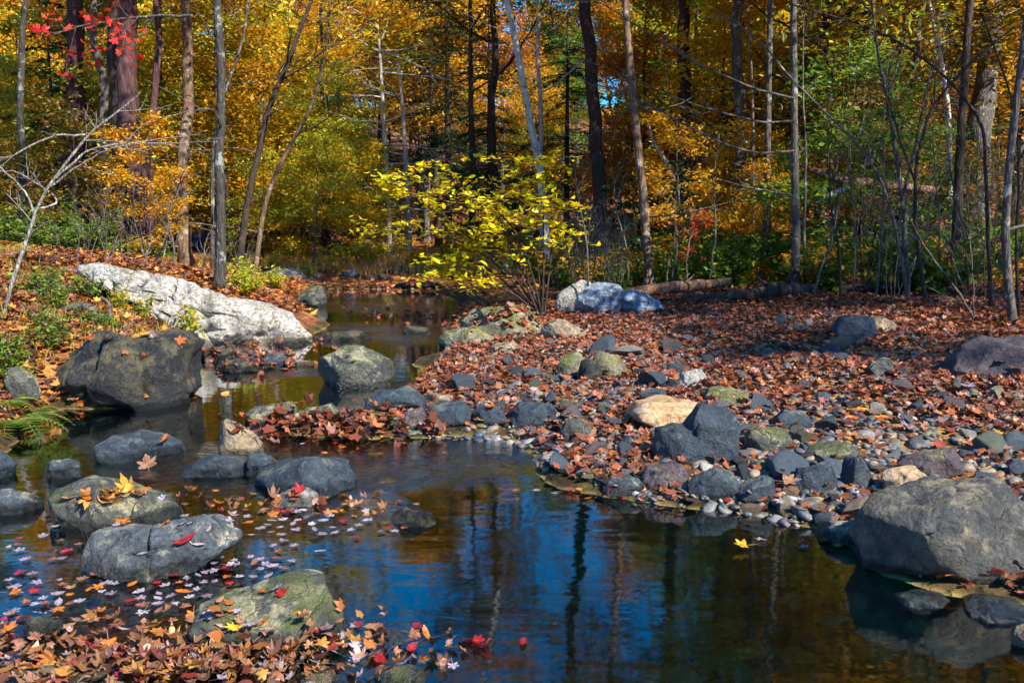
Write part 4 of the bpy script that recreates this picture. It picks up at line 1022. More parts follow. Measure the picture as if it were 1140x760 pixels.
zone(22, 590, 860, 27, 48, ['u1', 'u2', 'u3'], GO, 'behind the straight trunks right of centre')
zone(9, 560, 900, 48, 78, T, GO, 'far behind the straight trunks right of centre', gap=3, sc=(.75, 1))
zone(17, 860, 1260, 20, 42, U, OL, 'deep in the right wood')
zone(19, 840, 1350, 40, 78, T, OL, 'at the back of the right wood', gap=2.6)
zone(6, 870, 1180, 23, 36, ['t1'], OL[:3], 'in the middle of the right wood', gap=2.5, sc=(.7, .9), barks=('bk_dark',))
zone(8, 605, 705, 52, 84, T, GO, 'on the slope behind the thick dark trunk', gap=2.4, sc=(.62, .8))
# low understory, nearer
zone(7, 270, 420, 21, 27, ['u4'], [('lf_lime', 'yellow green'), ('lf_yellow', 'yellow')], 'on the far bank left of the creek', sc=(.5, .75), gap=.9)
zone(6, 640, 850, 17, 25, ['u4'], [('lf_olive', 'olive'), ('lf_gold', 'golden')], 'low among the trunks right of centre', sc=(.45, .75), gap=1)
zone(6, 870, 1200, 14, 20, ['u4'], [('lf_olive', 'olive'), ('lf_green', 'green')], 'low among the trunks of the right wood', sc=(.45, .8), gap=1)
zone(5, -60, 200, 16, 21, ['u4'], [('lf_olive', 'olive'), ('lf_gold', 'golden')], 'low among the left trunks', sc=(.4, .65), gap=1)

# hemlocks: layered drooping evergreen
def hemlock(label, px, Y, H, seed, dens=1.):
    rng = np.random.default_rng(seed); g = Geo(); x = (px - 570) / F * Y; z = tz(x, Y); tips = []
    g.tube([(0, 0, -.2), (0, 0, H * .5), (0, 0, H)], [.012 * H, .008 * H, .01], 8)
    P_ = []
    for q in range(int(H * 7 * dens)):
        h = H * (.10 + .9 * rng.random()); L = (H - h) * .30 + .35; a = rng.uniform(0, 6.28)
        d = np.array([math.cos(a), math.sin(a), .05]); n_ = 5
        t = np.linspace(0, 1, n_)[:, None]; pts = np.array([0, 0, h]) + d * L * t + np.array([0, 0, -.28 * L]) * t ** 2
        g.tube(pts, np.linspace(.018, .005, n_), 4)
        k = int(L * 55)
        tt = rng.random(k) ** .7; sd = rng.normal(0, .16, k) * (1.1 - tt) * L ** .5 * 1.6
        base = np.array([0, 0, h]) + d * L * tt[:, None] + np.array([0, 0, -.28 * L]) * tt[:, None] ** 2
        P_.append(base + np.stack([-d[1] * sd, d[0] * sd, -abs(sd) * .3 + rng.normal(0, .02, k)], 1))
    root = empty('hemlock_tree', (x, Y, z), label, 'tree'); g.build('trunk', M['bk_dark'], root)
    V, F1 = leaf_cloud(np.concatenate(P_), .085, DIAM * [.7, 1.2], .5, rng, .2)
    link('crown', mesh_k('crown', V, F1, False), M['lf_hemlock'], root)
for k, (px, Y, H, lb) in enumerate([(500, 38, 13, 'tallest dark hemlock above the yellow bush'), (470, 48, 13.5, 'dark hemlock behind the white snags'),
      (545, 34, 9, 'dark hemlock between the tall one and the birch'), (760, 20, 2.6, 'small hemlock at the foot of the broad dark trunk'), (690, 19, 2.2, 'low hemlock between the dark trunk and the bent trunk'),
      (338, 33, 5, 'small bright hemlock left of the creek bend'), (70, 24, 7, 'dark hemlock among the leftmost trunks'), (905, 24, 6, 'hemlock behind the slim grey trunk'), (995, 17, 3.0, 'hemlock sapling in the dim right wood'), (730, 40, 11, 'tall hemlock far behind the bent trunk'), (630, 36, 10, 'dark hemlock behind the birch top'), (810, 30, 5, 'hemlock in the wood left of the grey brown trunk')]):
    hemlock(lb, px, Y, H, 70 + k)

# canopy trees beside the view: they stand right and behind the camera and throw the dappled shade
for k, (x, y, key, sc) in enumerate([(12.5, -3, 's1', .8), (16, 1, 's1', .9), (15, 7, 's1', .8), (20, 8, 's1', 1.), (22, 0, 's1', 1.), (24, 14, 's1', 1.)]):
    side = 'right' if x > 0 else 'left'
    spawn(key, x, y, k * 1.3, sc, f'tall golden leafed tree just outside the {side} edge of the view', f'tall golden leafed trees outside the {side} edge of the view', 'lf_gold', 'bk_dark')
# ================================================================== bushes, saplings, logs
M['f_bushstem'] = M['bk_twig']
def yellow_bush():
    rng = np.random.default_rng(5); Y = ground(603, 352)[1]; b = P(603, 350, Y); b[2] = tz(b[0], b[1]) - .05
    root = empty('leafy_bush', b, 'bright yellow and lime bush arching over the creek from the mossy ledge', 'bush')
    stems = [[(598, 350), (575, 315), (545, 285), (500, 262), (450, 245), (405, 262)], [(600, 350), (570, 300), (520, 262), (470, 225), (435, 200)], [(602, 350), (580, 290), (545, 240), (515, 215), (500, 185)],
             [(604, 350), (600, 300), (590, 250), (580, 210), (570, 180)], [(606, 350), (612, 300), (615, 265), (622, 240), (628, 222)], [(600, 350), (585, 315), (565, 280), (560, 250), (548, 222)],
             [(598, 350), (560, 310), (530, 290), (500, 285), (478, 296)], [(603, 350), (590, 290), (570, 245), (540, 225), (480, 205), (450, 195)], [(603, 350), (606, 290), (604, 240), (608, 200), (612, 178)],
             [(600, 350), (565, 320), (520, 312), (480, 306)]]
    g = Geo(); LP = []
    for s in stems:
        dy = rng.uniform(-.9, .7); n_ = len(s)
        pts = np.array([P(a, c_, Y + dy * k / n_) for k, (a, c_) in enumerate(s)]) - b
        sl = np.linspace(0, n_ - 1, 14); c = np.stack([np.interp(sl, range(n_), pts[:, k]) for k in range(3)], 1)
        for _ in range(3): c[1:-1] = (c[:-2] + 2 * c[1:-1] + c[2:]) / 4
        g.tube(c, np.linspace(.018, .005, 14), 5)
        for q in range(29):
            i0 = rng.integers(6, 14); d = unit(np.array([rng.normal(0, 1), rng.normal(0, 1), rng.uniform(-.1, .5)]))
            L = rng.uniform(.2, .65); pt = np.array([c[i0] + d * L * t + [0, 0, -.08 * t * t] for t in np.linspace(0, 1, 6)])
            g.tube(pt, np.linspace(.005, .002, 6), 3)
            for t in range(1, 6):
                for sd_ in (-1, 1):
                    if rng.random() < .78: LP.append(pt[t] + rng.normal(0, .025, 3))
    g.build('stems', M['bk_dark'], root)
    V, F1 = leaf_cloud(np.array(LP), .054, OVAL * [1.2, 1], .45, rng, .9)
    link('foliage', mesh_k('foliage', V, F1, False), M['lf_bush'], root)
yellow_bush()

def sprig(name, label, cat, px, py, H, leaf, nst, nl, ls, seed, spread=.5, group=None, bark='bk_twig', shape=OVAL, Y=None):
    """small plant: several stems with leaves on them"""
    rng = np.random.default_rng(seed)
    b = ground(px, py) if Y is None else np.array([(px - 570) / F * Y, Y, 0]); 
    if Y is not None: b[2] = tz(b[0], b[1])
    root = empty(name, b, label, cat, group); g = Geo(); LP = []
    for q in range(nst):
        a = rng.uniform(0, 6.28); d = unit(np.array([math.cos(a) * spread, math.sin(a) * spread, 1])); h = H * rng.uniform(.6, 1)
        pt = [np.array([0, 0, -.03])]; 
        for t in range(7): d = unit(d + rng.normal(0, .12, 3) + [0, 0, .02]); pt.append(pt[-1] + d * h / 7)
        pt = np.array(pt); g.tube(pt, np.linspace(.004 + .004 * H, .0015, 8), 4)
        for t in range(2, 8):
            for s in range(2):
                e = unit(rng.normal(0, 1, 3) * [1, 1, .4] + [0, 0, .2]); l2 = rng.uniform(.12, .3) * H
                if s == 0: g.tube([pt[t], pt[t] + e * l2 * .5, pt[t] + e * l2], [.003, .002, .001], 3)
                for u_ in range(nl): LP.append(pt[t] + e * l2 * rng.random() + rng.normal(0, .02, 3))
    g.build('stems', M[bark], root)
    if nl:
        V, F1 = leaf_cloud(np.array(LP), ls, shape, .7, rng, .4); link('foliage', mesh_k('foliage', V, F1, False), M[leaf], root)
    return root
# protos of ground plants, then copies
def scatter_plants(n_, region, protos_, label, group, sc=(.7, 1.3), seed=1, cat=None):
    rnd = random.Random(seed); k = t_ = 0
    xs = [p[0] for p in region]; ys = [p[1] for p in region]
    while k < n_ and t_ < 3000:
        t_ += 1; px, py = rnd.uniform(min(xs), max(xs)), rnd.uniform(min(ys), max(ys))
        if not in_poly(px, py, region): continue
        gp = ground(px, py)
        if sdist(gp[:1], gp[1:2])[0] < .12: continue
        copy_tree(rnd.choice(protos_), gp, rnd.uniform(0, 6.28), rnd.uniform(*sc), label, group); k += 1
gA = sprig('green_plant', 'low green leafy plant on the left bank slope', 'plant', 60, 335, .32, 'lf_green', 9, 3, .028, 1, .9, 'low green leafy plants on the left bank slope')
gB = sprig('green_plant', 'low green leafy plant on the left bank slope', 'plant', 130, 330, .40, 'lf_green', 7, 3, .03, 2, .7, 'low green leafy plants on the left bank slope')
scatter_plants(17, [(0, 290), (150, 318), (240, 372), (200, 380), (70, 360), (50, 440), (0, 470)], [gA, gB], 'low green leafy plant on the left bank slope', 'low green leafy plants on the left bank slope', (.5, .95), 3)
fA = sprig('weed', 'yellow green weed growing against the white outcrop', 'plant', 215, 380, .45, 'lf_lime', 7, 3, .03, 5, .5, 'yellow green weeds growing against the white outcrop')
scatter_plants(9, [(130, 318), (300, 372), (260, 380), (200, 385), (120, 345)], [fA], 'yellow green weed growing against the white outcrop', 'yellow green weeds growing against the white outcrop', (.4, .75), 4)
hA = sprig('shrub', 'green and gold shrub on the far left bank', 'shrub', 300, 300, .9, 'lf_lime', 10, 5, .055, 7, .8, 'green and gold shrubs on the far left bank')
hB = sprig('shrub', 'dark green shrub in the left wood', 'shrub', 110, 262, 1.1, 'lf_green', 12, 6, .05, 8, .7, 'dark green shrubs in the left wood', Y=17)
hC = sprig('shrub', 'green shrub behind the fallen log', 'shrub', 760, 300, .9, 'lf_green', 12, 6, .05, 9, .8, 'green shrubs behind the fallen log', Y=17)
hD = sprig('shrub', 'golden shrub behind the fallen log', 'shrub', 700, 300, .8, 'lf_gold', 9, 4, .045, 10, .8, 'golden shrubs behind the fallen log', Y=18)
scatter_plants(9, [(250, 306), (345, 305), (330, 322), (262, 330)], [hA], 'green and gold shrub on the far left bank', 'green and gold shrubs on the far left bank', (.25, .5), 5)
hA.scale = (.5,) * 3
def scatter_Y(n_, px0, px1, y0, y1, protos_, label, group, sc, seed):
    rnd = random.Random(seed)
    for k in range(n_):
        for _ in range(30):
            Yv = rnd.uniform(y0, y1); px = rnd.uniform(px0, px1); x = (px - 570) / F * Yv
            if 165 < px < 262 and Yv < 30: continue
            if sdist(np.array([x]), np.array([Yv]))[0] > .5: break
        copy_tree(rnd.choice(protos_), (x, Yv, tz(x, Yv) - .02), rnd.uniform(0, 6.28), rnd.uniform(*sc), label, group)
scatter_Y(26, -80, 260, 13, 24, [hB], 'dark green shrub in the left wood', 'dark green shrubs in the left wood', (.5, 1.0), 1)
scatter_Y(30, 610, 860, 15.5, 26, [hC], 'green shrub behind the fallen log', 'green shrubs behind the fallen log', (.6, 1.6), 2)
scatter_Y(16, 600, 900, 15.5, 24, [hD], 'golden shrub behind the fallen log', 'golden shrubs behind the fallen log', (.6, 1.4), 3)
scatter_Y(26, 870, 1180, 13, 24, [hC], 'green shrub in the dim right wood', 'green shrubs in the dim right wood', (.6, 1.5), 4)
scatter_Y(14, 880, 1180, 14, 24, [hD], 'golden shrub in the dim right wood', 'golden shrubs in the dim right wood', (.6, 1.3), 5)
scatter_Y(20, 250, 620, 23, 36, [hA, hD], 'yellow shrub on the flat beyond the creek head', 'yellow shrubs on the flat beyond the creek head', (.5, 1.2), 6)
# bare brush
def brush(label, group, H, nst, seed, px, Y):
    rng = np.random.default_rng(seed); x = (px - 570) / F * Y; g = Geo()
    for q in range(nst):
        a = rng.uniform(0, 6.28); grow(g, (rng.normal(0, .12), rng.normal(0, .12), -.05), np.array([math.cos(a) * .35, math.sin(a) * .35, 1]), H * rng.uniform(.6, 1.1), .009, 1, rng, [], .5, .06, (0, 5, 3)[:3], wig=.10, rmin=.002)
    root = empty('bare_brush', (x, Y, tz(x, Y)), label, 'brush', group); g.build('stems', M['bk_twig'], root); return root
b1 = brush('grey leafless brush right of the yellow bush', 'grey leafless brush right of the yellow bush', 1.5, 5, 1, 650, 14.5)
b2 = brush('tangled leafless sapling clump in the right wood', 'tangled leafless sapling clumps in the right wood', 2.4, 4, 2, 1000, 12.5)
b3 = brush('thin leafless stems on the left bank above the white outcrop', 'thin leafless stems on the left bank above the white outcrop', 1.0, 3, 3, 180, 12.2)
scatter_Y(6, 610, 700, 13.8, 17, [b1], b1['label'], b1['group'], (.5, 1.), 11)
scatter_Y(13, 900, 1190, 11.5, 18, [b2], b2['label'], b2['group'], (.5, 1.2), 12)
scatter_Y(6, 40, 290, 10.8, 14.5, [b3], b3['label'], b3['group'], (.5, 1.1), 13)
# grass
rng = np.random.default_rng(8)
def grass(name, label, pts, h, mt, lean=.5, w=.006):
    n_ = len(pts); a = rng.uniform(0, 6.28, n_); hh = h * rng.uniform(.4, 1, n_); b = rng.uniform(0, 6.28, n_); ln = rng.uniform(.1, lean, n_) * hh
    dx = np.stack([np.cos(a), np.sin(a), 0 * a], 1) * w; lv = np.stack([np.cos(b) * ln, np.sin(b) * ln, hh], 1); mid = np.stack([np.cos(b) * ln * .35, np.sin(b) * ln * .35, hh * .6], 1)
    V = np.stack([pts - dx, pts + dx, pts + mid + dx * .7, pts + mid - dx * .7, pts + mid - dx * .7, pts + mid + dx * .7, pts + lv + dx * .1, pts + lv - dx * .1], 1).reshape(-1, 3)
    o = link(name, mesh_k(name, V, np.arange(n_ * 8).reshape(-1, 4), False), M[mt]); tag(o, label, 'grass', None, 'stuff')
M['gr_straw'] = leaf_mat('grass_straw', [(.62, .33, .09), (.55, .26, .06), (.48, .30, .08)], .3)
M['gr_green'] = leaf_mat('grass_green', [(.12, .17, .02), (.22, .24, .03), (.32, .26, .05)], .3)
x = rng.uniform(-11, 2.5, 26000); y = rng.uniform(22, 34, 26000); z = terr(x, y); k = sdist(x, y) > .4
grass('grass', 'dry orange grass on the flat beyond the head of the creek', np.stack([x, y, z], 1)[k], .28, 'gr_straw', .7, .012)
pts = px_points([(-80, 270), (60, 280), (220, 375), (60, 440), (10, 480), (-80, 520)], 16000, 0, rng, True)
nz_ = fbm(pts * [1, 1, 0], 1.1, 2, 4); pts = pts[nz_ > -.1]
grass('grass', 'short green grass tufts between the leaves of the left bank', pts, .14, 'gr_green', .9, .004)
pts = px_points([(620, 300), (1140, 300), (1140, 335), (760, 322), (640, 320)], 9000, 0, rng, True)
nz_ = fbm(pts * [1, 1, 0], .5, 2, 5); pts = pts[nz_ > .0]
grass('grass', 'green grass and seedlings on the forest floor behind the logs', pts, .2, 'gr_green', .9, .008)

# fern at the left edge of the water
def fern(label, px, py, n_, L, seed):
    rng = np.random.default_rng(seed); b = ground(px, py); root = empty('fern', b, label, 'fern'); g = Geo(); LP = []; VV = []; FF = []; c0 = 0
    for q in range(n_):
        a = rng.uniform(-2.2, .9); l = L * rng.uniform(.6, 1.1); d = np.array([math.cos(a), math.sin(a), 0.])
        t = np.linspace(0, 1, 16)[:, None]; pt = d * l * t + np.array([0, 0, 1]) * l * (.75 * t - .95 * t ** 2); g.tube(pt, np.linspace(.003, .001, 16), 3)
        s = np.array([-d[1], d[0], 0])
        for k in range(2, 16):
            w = l * .20 * math.sin(math.pi * (k / 16) ** .7) + .005
            for sg in (-1, 1):
                e = s * sg * w + d * w * .35 + [0, 0, -.1 * w]; h = d * w * .16
                VV += [pt[k] - h, pt[k] + e * .6 - h * .8, pt[k] + e, pt[k] + e * .6 + h, pt[k] + h]; FF.append([c0, c0 + 1, c0 + 2, c0 + 3, c0 + 4]); c0 += 5
    g.build('stems', M['bk_brown'], root); link('fronds', mesh_k('fronds', np.array(VV), np.array(FF), False), M['lf_green'], root)
fern('green fern hanging over the water at the left edge', 12, 474, 14, .42, 1)
fern('small green fern on the bank above the fern at the water', 4, 452, 9, .3, 2)
fern('fern beside the mossy stone of the left bank', 40, 462, 7, .22, 3)

# logs
def log(label, poly_, Y, rad, mt='log', seed=1, name='fallen_log', stubs=2, rough=.22, Ys=None, broken=True, on=None):
    rng = np.random.default_rng(seed); pts = np.array([P(a, c_, (Ys[k] if Ys else Y)) for k, (a, c_) in enumerate(poly_)]); b = pts.mean(0); n_ = 26
    sl = np.linspace(0, len(pts) - 1, n_); c = np.stack([np.interp(sl, range(len(pts)), pts[:, k]) for k in range(3)], 1)
    for _ in range(2): c[1:-1] = (c[:-2] + 2 * c[1:-1] + c[2:]) / 4
    rr = np.interp(sl, np.linspace(0, len(pts) - 1, len(rad)), rad)
    g = Geo(); g.tube(c - b, rr, 12, rough=rough, seed=seed, cap=True)
    for q in range(stubs):
        i0 = rng.integers(3, n_ - 3); d = unit(np.array([rng.normal(0, 1), -abs(rng.normal(0, .5)), rng.uniform(.2, 1)]))
        g.tube([c[i0] - b, c[i0] - b + d * rr[i0] * 2, c[i0] - b + d * rr[i0] * 3.2], [rr[i0] * .35, rr[i0] * .2, rr[i0] * .08], 6, cap=True)
    o = g.build(name, M[mt], None); o.location = b; tag(o, label, 'log' if 'log' in name else 'branch'); return o
log('fallen brown log with peeling bark right of the pale blue rock', [(700, 327), (735, 322), (775, 318), (814, 313)], 14.2, [.085, .10, .09, .06], 'log', 1)
log('dark rotten log lying below the slim grey trunk', [(762, 333), (800, 331), (840, 326), (862, 322), (908, 324)], 13.2, [.06, .07, .09, .13, .09], 'log_dark', 2, stubs=5)
log('long thin dark log running into the right wood', [(900, 321), (960, 320), (1020, 318), (1060, 322)], 13.6, [.05, .05, .045, .03], 'log_dark', 3, stubs=4)
log('broken log propped high across the right wood', [(888, 182), (905, 190), (940, 202), (985, 206), (1040, 212)], 15.5, [.02, .05, .08, .085, .06], 'log', 4, Ys=[15, 15.2, 15.6, 16, 16.6], stubs=2, rough=.3)
log('pale broken branch stub under the propped log', [(908, 225), (925, 217), (945, 208)], 15.3, [.02, .045, .04], 'bk_snag', 5, 'broken_branch', 0)
log('curved dead branch lying on the left bank above the dark boulder', [(64, 349), (80, 341), (98, 340), (110, 352), (120, 357), (125, 340), (112, 330)], 8.6, [.025, .035, .04, .035, .03, .02, .01], 'bk_grey', 6, 'fallen_branch', 1)
log('short grey branch on the left bank left of the outcrop', [(48, 312), (62, 318), (80, 322)], 9.8, [.02, .03, .03], 'bk_grey', 7, 'fallen_branch', 1)
log('driftwood branch lying on the leaf dam in mid creek', [(296, 468), (320, 474), (350, 478), (380, 470), (405, 465), (430, 461)], 5.95, [.012, .022, .024, .022, .02, .014], 'log', 8, 'driftwood_branch', 2)
log('dark waterlogged stick among floating leaves in the foreground', [(120, 664), (170, 654), (215, 641), (262, 634)], 3.35, [.016, .02, .016, .008], 'log_dark', 9, 'waterlogged_stick', 1, Ys=[3.2, 3.28, 3.42, 3.5])
log('thin dark stick lying beside the small white topped rock', [(345, 566), (375, 563), (396, 561)], 4.25, [.01, .014, .008], 'log_dark', 10, 'stick', 0)
log('brown branch under leaves on the upper left slope', [(70, 300), (110, 306), (150, 325)], 10.9, [.02, .03, .02], 'log', 11, 'fallen_branch', 2)
log('pale leaning dead branch between the dark trunks right of centre', [(752, 205), (742, 180), (728, 160), (722, 138)], 22, [.05, .05, .04, .02], 'bk_snag', 12, 'dead_branch', 0)
log('pale broken branch beside the broad dark trunk', [(730, 218), (745, 205)], 21, [.05, .04], 'bk_snag', 13, 'dead_branch', 0)

# leafless saplings traced one by one
def sapling(label, polys, Y, wpx, bark='bk_twig', twigs=8, seed=1, leaf=None, tl=.5, name='sapling', lsz=.04, lper=3):
    rng = np.random.default_rng(seed); x0, y0 = polys[0][0]; b = P(x0, y0, Y); g = Geo(); LP = []
    for q, pl in enumerate(polys):
        w = wpx * (1 if q == 0 else .55); dy = 0 if q == 0 else rng.uniform(-.5, .5)
        pts = np.array([P(a, c_, Y + dy * k / len(pl)) for k, (a, c_) in enumerate(pl)]) - b; n_ = 18
        sl = np.linspace(0, len(pts) - 1, n_); c = np.stack([np.interp(sl, range(len(pts)), pts[:, k]) for k in range(3)], 1)
        for _ in range(2): c[1:-1] = (c[:-2] + 2 * c[1:-1] + c[2:]) / 4
        c[1:-1] += rng.normal(0, .004 * Y / 10, (n_ - 2, 3))
        g.tube(c, np.linspace(w, w * .35, n_) / F * Y / 2, 6, rough=.08, seed=seed)
        for t in range(twigs):
            i0 = rng.integers(5, n_); td = unit(c[min(i0 + 1, n_ - 1)] - c[i0 - 1]); s = unit(rng.normal(size=3))
            d = unit(td * .8 + s * .8 + [0, 0, .1]); L = tl * rng.uniform(.4, 1.2)
            tp = []; grow(g, c[i0], d, L, w * .25 / F * Y / 2 + .001, 2, rng, tp, .6, .02, (0, 0, 3), wig=.14, rmin=.0015, seg=4)
            LP += tp
    root = empty(name, b, label, 'sapling'); g.build('stem', M[bark], root)
    if leaf and LP:
        A = np.array(LP); A = np.repeat(A, lper, 0) + rng.normal(0, .06, (len(A) * lper, 3))
        V, F1 = leaf_cloud(A, lsz, MAPLE, .8, rng, .5); link('foliage', mesh_k('foliage', V, F1, False), M[leaf], root)
    return root
sapling('pale leafless sapling forking at the left edge of the left bank', [[(0, 368), (14, 310), (34, 258), (38, 235), (60, 200), (95, 150), (128, 128), (155, 105)], [(38, 238), (30, 215), (5, 190), (-20, 170)], [(50, 212), (80, 190), (120, 165), (175, 155)], [(34, 235), (70, 225), (20, 190), (-30, 190)], [(62, 198), (100, 165), (140, 160), (230, 158)], [(95, 150), (60, 150), (0, 180), (-30, 190)]], 7.6, 5, 'bk_paletwig', 6, 1, tl=.3)
sapling('thin leafless stem curving up through the right wood', [[(1010, 330), (1000, 260), (985, 205), (960, 165), (920, 125), (880, 90), (850, 45), (800, 15)]], 11.5, 4, 'bk_twig', 5, 2)
sapling('grey leafless sapling, left of the pair in the right wood', [[(1010, 330), (1008, 250), (1000, 190), (990, 120), (978, 60), (970, 0)], [(1004, 220), (1020, 160), (1030, 100), (1050, 40)]], 11.8, 6, 'bk_grey', 10, 3, tl=.9)
sapling('grey leafless sapling, right of the pair in the right wood', [[(1030, 332), (1022, 280), (1016, 230), (1022, 160), (1040, 110), (1090, 60), (1130, 30)], [(1018, 200), (1000, 150), (985, 100), (1000, 40)]], 11.6, 5, 'bk_dark', 10, 4, tl=.9)
sapling('young stem arching over the right wood from its right edge', [[(1104, 350), (1100, 260), (1096, 180), (1100, 140), (1060, 90), (1010, 50), (960, 25), (880, 5)]], 10.5, 4.5, 'bk_dark', 7, 5, tl=.8)
sapling('crooked thin grey stem before the mauve boulder trunk', [[(1093, 378), (1085, 355), (1064, 320), (1040, 290), (1020, 260), (1008, 230)], [(1085, 355), (1082, 300), (1078, 240), (1080, 180)]], 9.6, 3.2, 'bk_twig', 6, 6)
sapling('thin twin of the slim grey trunk, right beside it', [[(896, 320), (895, 240), (898, 170), (893, 90), (896, 0)]], 13.9, 4, 'bk_grey', 8, 7, tl=.8)
sapling('slim dark stem right of the propped log end', [[(936, 330), (934, 270), (925, 240), (920, 150), (930, 60)]], 12.6, 3, 'bk_dark', 8, 8)
sapling('dark stem rising beside the nearest trunk on the right', [[(1136, 360), (1130, 280), (1136, 200), (1130, 120), (1110, 60), (1090, 10)]], 9.9, 4, 'bk_dark', 8, 9, tl=.8)
for k, (a, b_, c_, d_, lb) in enumerate([(905, 325, 960, 140, 'leafless wisp of a tree crossing the propped log'), (950, 328, 948, 120, 'upright leafless wisp left of the sapling pair'), (1044, 330, 1040, 90, 'upright leafless wisp right of the sapling pair'), (1080, 340, 1050, 110, 'leafless wisp leaning left near the mauve boulder'), (655, 325, 640, 160, 'thin grey stem right of the yellow bush'), (700, 318, 682, 190, 'slim stem left of the bent trunk'), (748, 310, 756, 200, 'slim pale stem right of the bent trunk'), (790, 310, 800, 150, 'dark stem above the fallen brown log'), (975, 330, 990, 60, 'tall wisp between the dark trunk and the saplings'), (170, 300, 205, 190, 'thin stem above the upper end of the outcrop'), (192, 306, 188, 215, 'pale upright stem above the white hump'), (215, 318, 238, 250, 'pale stem crossing in front of the foreground oak')]):
    sapling(lb, [[(a, b_), ((a * 2 + c_) / 3 + 4, (b_ * 2 + d_) / 3), ((a + c_ * 2) / 3 - 3, (b_ + 2 * d_) / 3), (c_, d_)]], 12.3 + (k % 4) * .5, 2.6, 'bk_twig', 8, 30 + k, tl=.6)
# long bare limbs sweeping left from the slim grey trunk
sapling('long bare limb sweeping left from the slim grey trunk, upper one', [[(884, 110), (840, 100), (790, 78), (740, 50), (690, 15), (660, 0)]], 13.6, 3, 'bk_twig', 7, 60, tl=.7, name='bare_limb')['category'] = 'branch'
sapling('long bare limb sweeping left from the slim grey trunk, middle one', [[(884, 135), (850, 138), (800, 125), (740, 105), (690, 80), (640, 65)]], 13.5, 3, 'bk_twig', 7, 61, tl=.7, name='bare_limb')['category'] = 'branch'
sapling('long bare limb sweeping left from the slim grey trunk, lower one', [[(884, 168), (840, 172), (790, 155), (740, 125), (690, 100), (650, 92)]], 13.4, 3.2, 'bk_twig', 8, 62, tl=.7, name='bare_limb')['category'] = 'branch'
sapling('drooping bare limb low on the slim grey trunk', [[(884, 218), (860, 214), (830, 208), (800, 200)]], 13.6, 2.8, 'bk_twig', 5, 63, tl=.5, name='bare_limb')['category'] = 'branch'
sapling('maple branch with red leaves reaching in front of the left trunks', [[(215, 18), (180, 18), (140, 20), (95, 28), (60, 38)]], 9.5, 3.5, 'bk_grey', 12, 70, leaf='lf_red', tl=.45, name='leafy_branch', lsz=.055, lper=1)['category'] = 'branch'
for k, (a, b_) in enumerate([(730, 75), (775, 150), (820, 95), (690, 120), (790, 185), (930, 120)]):
    pass
sapling('young oak with red leaves behind the fallen brown log', [[(765, 318), (764, 290), (768, 265), (775, 250)]], 14.8, 3, 'bk_brown', 8, 71, leaf='lf_red', tl=.3, lsz=.05, lper=1)
sapling('young maple with orange leaves behind the fallen log', [[(742, 315), (745, 280), (760, 255), (772, 240)]], 15.2, 3, 'bk_brown', 10, 72, leaf='lf_orange', tl=.4, lsz=.05, lper=2)

# ================================================================== the person far off on the left bank
def skin(name, verts, edges, radii, mt, parent=None, sub=2, root=0):
    me = bpy.data.meshes.new(name); me.from_pydata([Vector(v) for v in verts], edges, []); o = bpy.data.objects.new(name, me); col.objects.link(o)
    md = o.modifiers.new('Skin', 'SKIN')
    if not me.skin_vertices:
        bpy.context.view_layer.objects.active = o
        me.attributes  # layer is made below
    bm = __import__('bmesh').new(); bm.from_mesh(me); bm.verts.layers.skin.verify(); bm.to_mesh(me); bm.free()
    for k, r in enumerate(radii):
        s = me.skin_vertices[0].data[k]; s.radius = (r, r) if not isinstance(r, tuple) else r; s.use_root = (k == root)
    sb = o.modifiers.new('Sub', 'SUBSURF'); sb.levels = sub; sb.render_levels = sub; md.use_smooth_shade = True
    me.materials.append(mt); 
    if parent: o.parent = parent
    return o
def plain(name, c_, rough=.6):
    m, nt, out = mat(name); n = N(nt); tc = n('TexCoord')
    t = n('TexNoise', {'Vector': tc.outputs['Object'], 'Scale': 18., 'Detail': 4.})
    c = n.mix(.5, c_, n.ramp(t.outputs[0], [(.3, (.6, .6, .6)), (.7, (1.2, 1.2, 1.2))]), 'MULTIPLY')
    p = n('BsdfPrincipled', {'Base Color': c, 'Roughness': rough}); nt.links.new(p.outputs[0], out.inputs[0]); return m
M['skin'] = plain('skin', (.55, .30, .22)); M['shirt'] = plain('shirt_blue', (.02, .06, .42)); M['shorts'] = plain('shorts_navy', (.03, .05, .22)); M['hair'] = plain('hair', (.25, .14, .07)); M['shoe'] = plain('shoe', (.1, .09, .08))
Yp = 31.0; bp_ = P(222, 290, Yp); bp_[2] = tz(bp_[0], bp_[1])
hz = P(222, 255, Yp)[2] - bp_[2]        # top of the head above the ground
k_ = hz / 1.08
person = empty('person', bp_, 'person in a blue shirt crouching far off just left of the foreground oak', 'person'); person.scale = (k_,) * 3
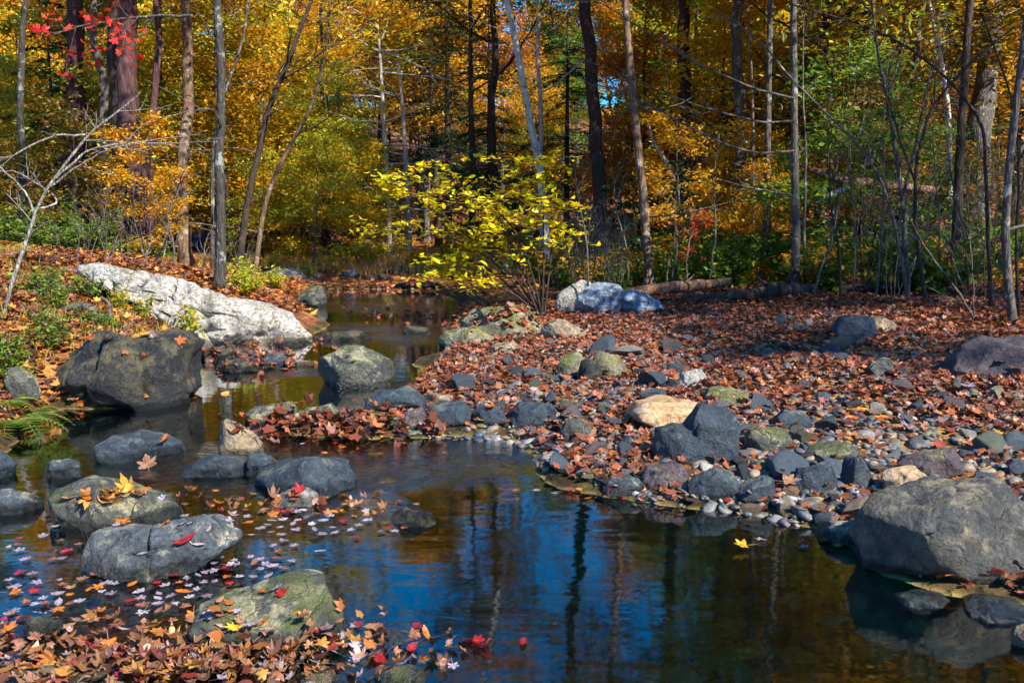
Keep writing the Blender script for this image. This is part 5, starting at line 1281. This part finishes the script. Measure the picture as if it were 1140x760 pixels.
# crouching on the heels, leaning forward, left arm held out to the picture's right
body = [(0, .12, .34), (0, .06, .50), (0, -.04, .68), (0, -.08, .80), (0, -.10, .86), (0, -.13, .94), (0, -.14, 1.0),
        (-.17, -.06, .79), (-.26, -.24, .58), (-.20, -.40, .46), (.18, -.06, .79), (.38, -.13, .70), (.58, -.17, .69),
        (-.11, .10, .33), (-.19, -.32, .46), (-.17, -.06, .09), (-.18, -.22, .035), (.11, .10, .33), (.19, -.32, .46), (.17, -.06, .09), (.19, -.22, .035),
        (-.17, -.47, .42), (.66, -.18, .70)]
ed = [(0, 1), (1, 2), (2, 3), (3, 4), (4, 5), (5, 6), (3, 7), (7, 8), (8, 9), (3, 10), (10, 11), (11, 12), (0, 13), (13, 14), (14, 15), (15, 16), (0, 17), (17, 18), (18, 19), (19, 20), (9, 21), (12, 22)]
ra = [.13, .12, .14, .11, .055, .095, .07, .06, .045, .035, .06, .045, .035, .09, .06, .045, .035, .09, .06, .045, .035, .028, .028]
skin('body', body, ed, ra, M['skin'], person)
skin('shirt', [body[k] for k in (0, 1, 2, 3, 7, 8, 10, 11)], [(0, 1), (1, 2), (2, 3), (3, 4), (4, 5), (3, 6), (6, 7)], [.15, .145, .165, .13, .08, .062, .08, .062], M['shirt'], person)
skin('shorts', [body[k] for k in (0, 13, 14, 17, 18)], [(0, 1), (1, 2), (0, 3), (3, 4)], [.155, .115, .085, .115, .085], M['shorts'], person)
skin('hair', [(0, -.07, .93), (0, -.10, 1.0), (0, -.13, 1.05)], [(0, 1), (1, 2)], [.075, .088, .055], M['hair'], person)
for sx in (-.175, .18): skin('shoe', [(sx, -.03, .05), (sx, -.14, .05), (sx, -.25, .035)], [(0, 1), (1, 2)], [.05, .052, .042], M['shoe'], person)

# ================================================================== light and camera
SUN = unit(np.array([.52, -.55, .64]))
el = math.asin(SUN[2]); az = math.atan2(SUN[0], SUN[1])      # azimuth from +Y towards +X
w = bpy.data.worlds.new('World'); bpy.context.scene.world = w; w.use_nodes = True
nt = w.node_tree; nt.nodes.clear(); n = N(nt)
sky = n('TexSky', sky_type='NISHITA'); sky.sun_disc = False; sky.sun_elevation = el; sky.sun_rotation = az; sky.air_density = 1.0; sky.dust_density = .2; sky.ozone_density = 5.
hs = n('HueSaturation', {'Saturation': 1.6, 'Color': sky.outputs[0]})
bg = n('Background', {'Color': hs.outputs[0], 'Strength': .13}); o_ = n('OutputWorld'); nt.links.new(bg.outputs[0], o_.inputs[0])
ld = bpy.data.lights.new('sun', 'SUN'); ld.energy = 5.0; ld.angle = R(.6); ld.color = (1, .93, .82)
lo = bpy.data.objects.new('sun', ld); col.objects.link(lo); lo.rotation_euler = Vector(SUN).to_track_quat('Z', 'Y').to_euler()
cd = bpy.data.cameras.new('camera'); cam = bpy.data.objects.new('camera', cd); col.objects.link(cam)
cd.sensor_width = 36; cd.lens = 36 * F / 1140; cd.clip_start = .05; cd.clip_end = 2000
cam.location = (0, 0, CAM_H); cam.rotation_euler = (R(90) - PITCH, 0, 0); bpy.context.scene.camera = cam
sc = bpy.context.scene; sc.view_settings.view_transform = 'Standard'; sc.view_settings.look = 'None'; sc.view_settings.exposure = EXPO; sc.view_settings.gamma = 1
sc.render.engine = 'CYCLES'; cy = sc.cycles; cy.max_bounces = 6; cy.diffuse_bounces = 3; cy.glossy_bounces = 2; cy.transmission_bounces = 3; cy.transparent_max_bounces = 8
cy.use_denoising = True; cy.sample_clamp_indirect = 6; cy.use_adaptive_sampling = True; cy.adaptive_threshold = .02
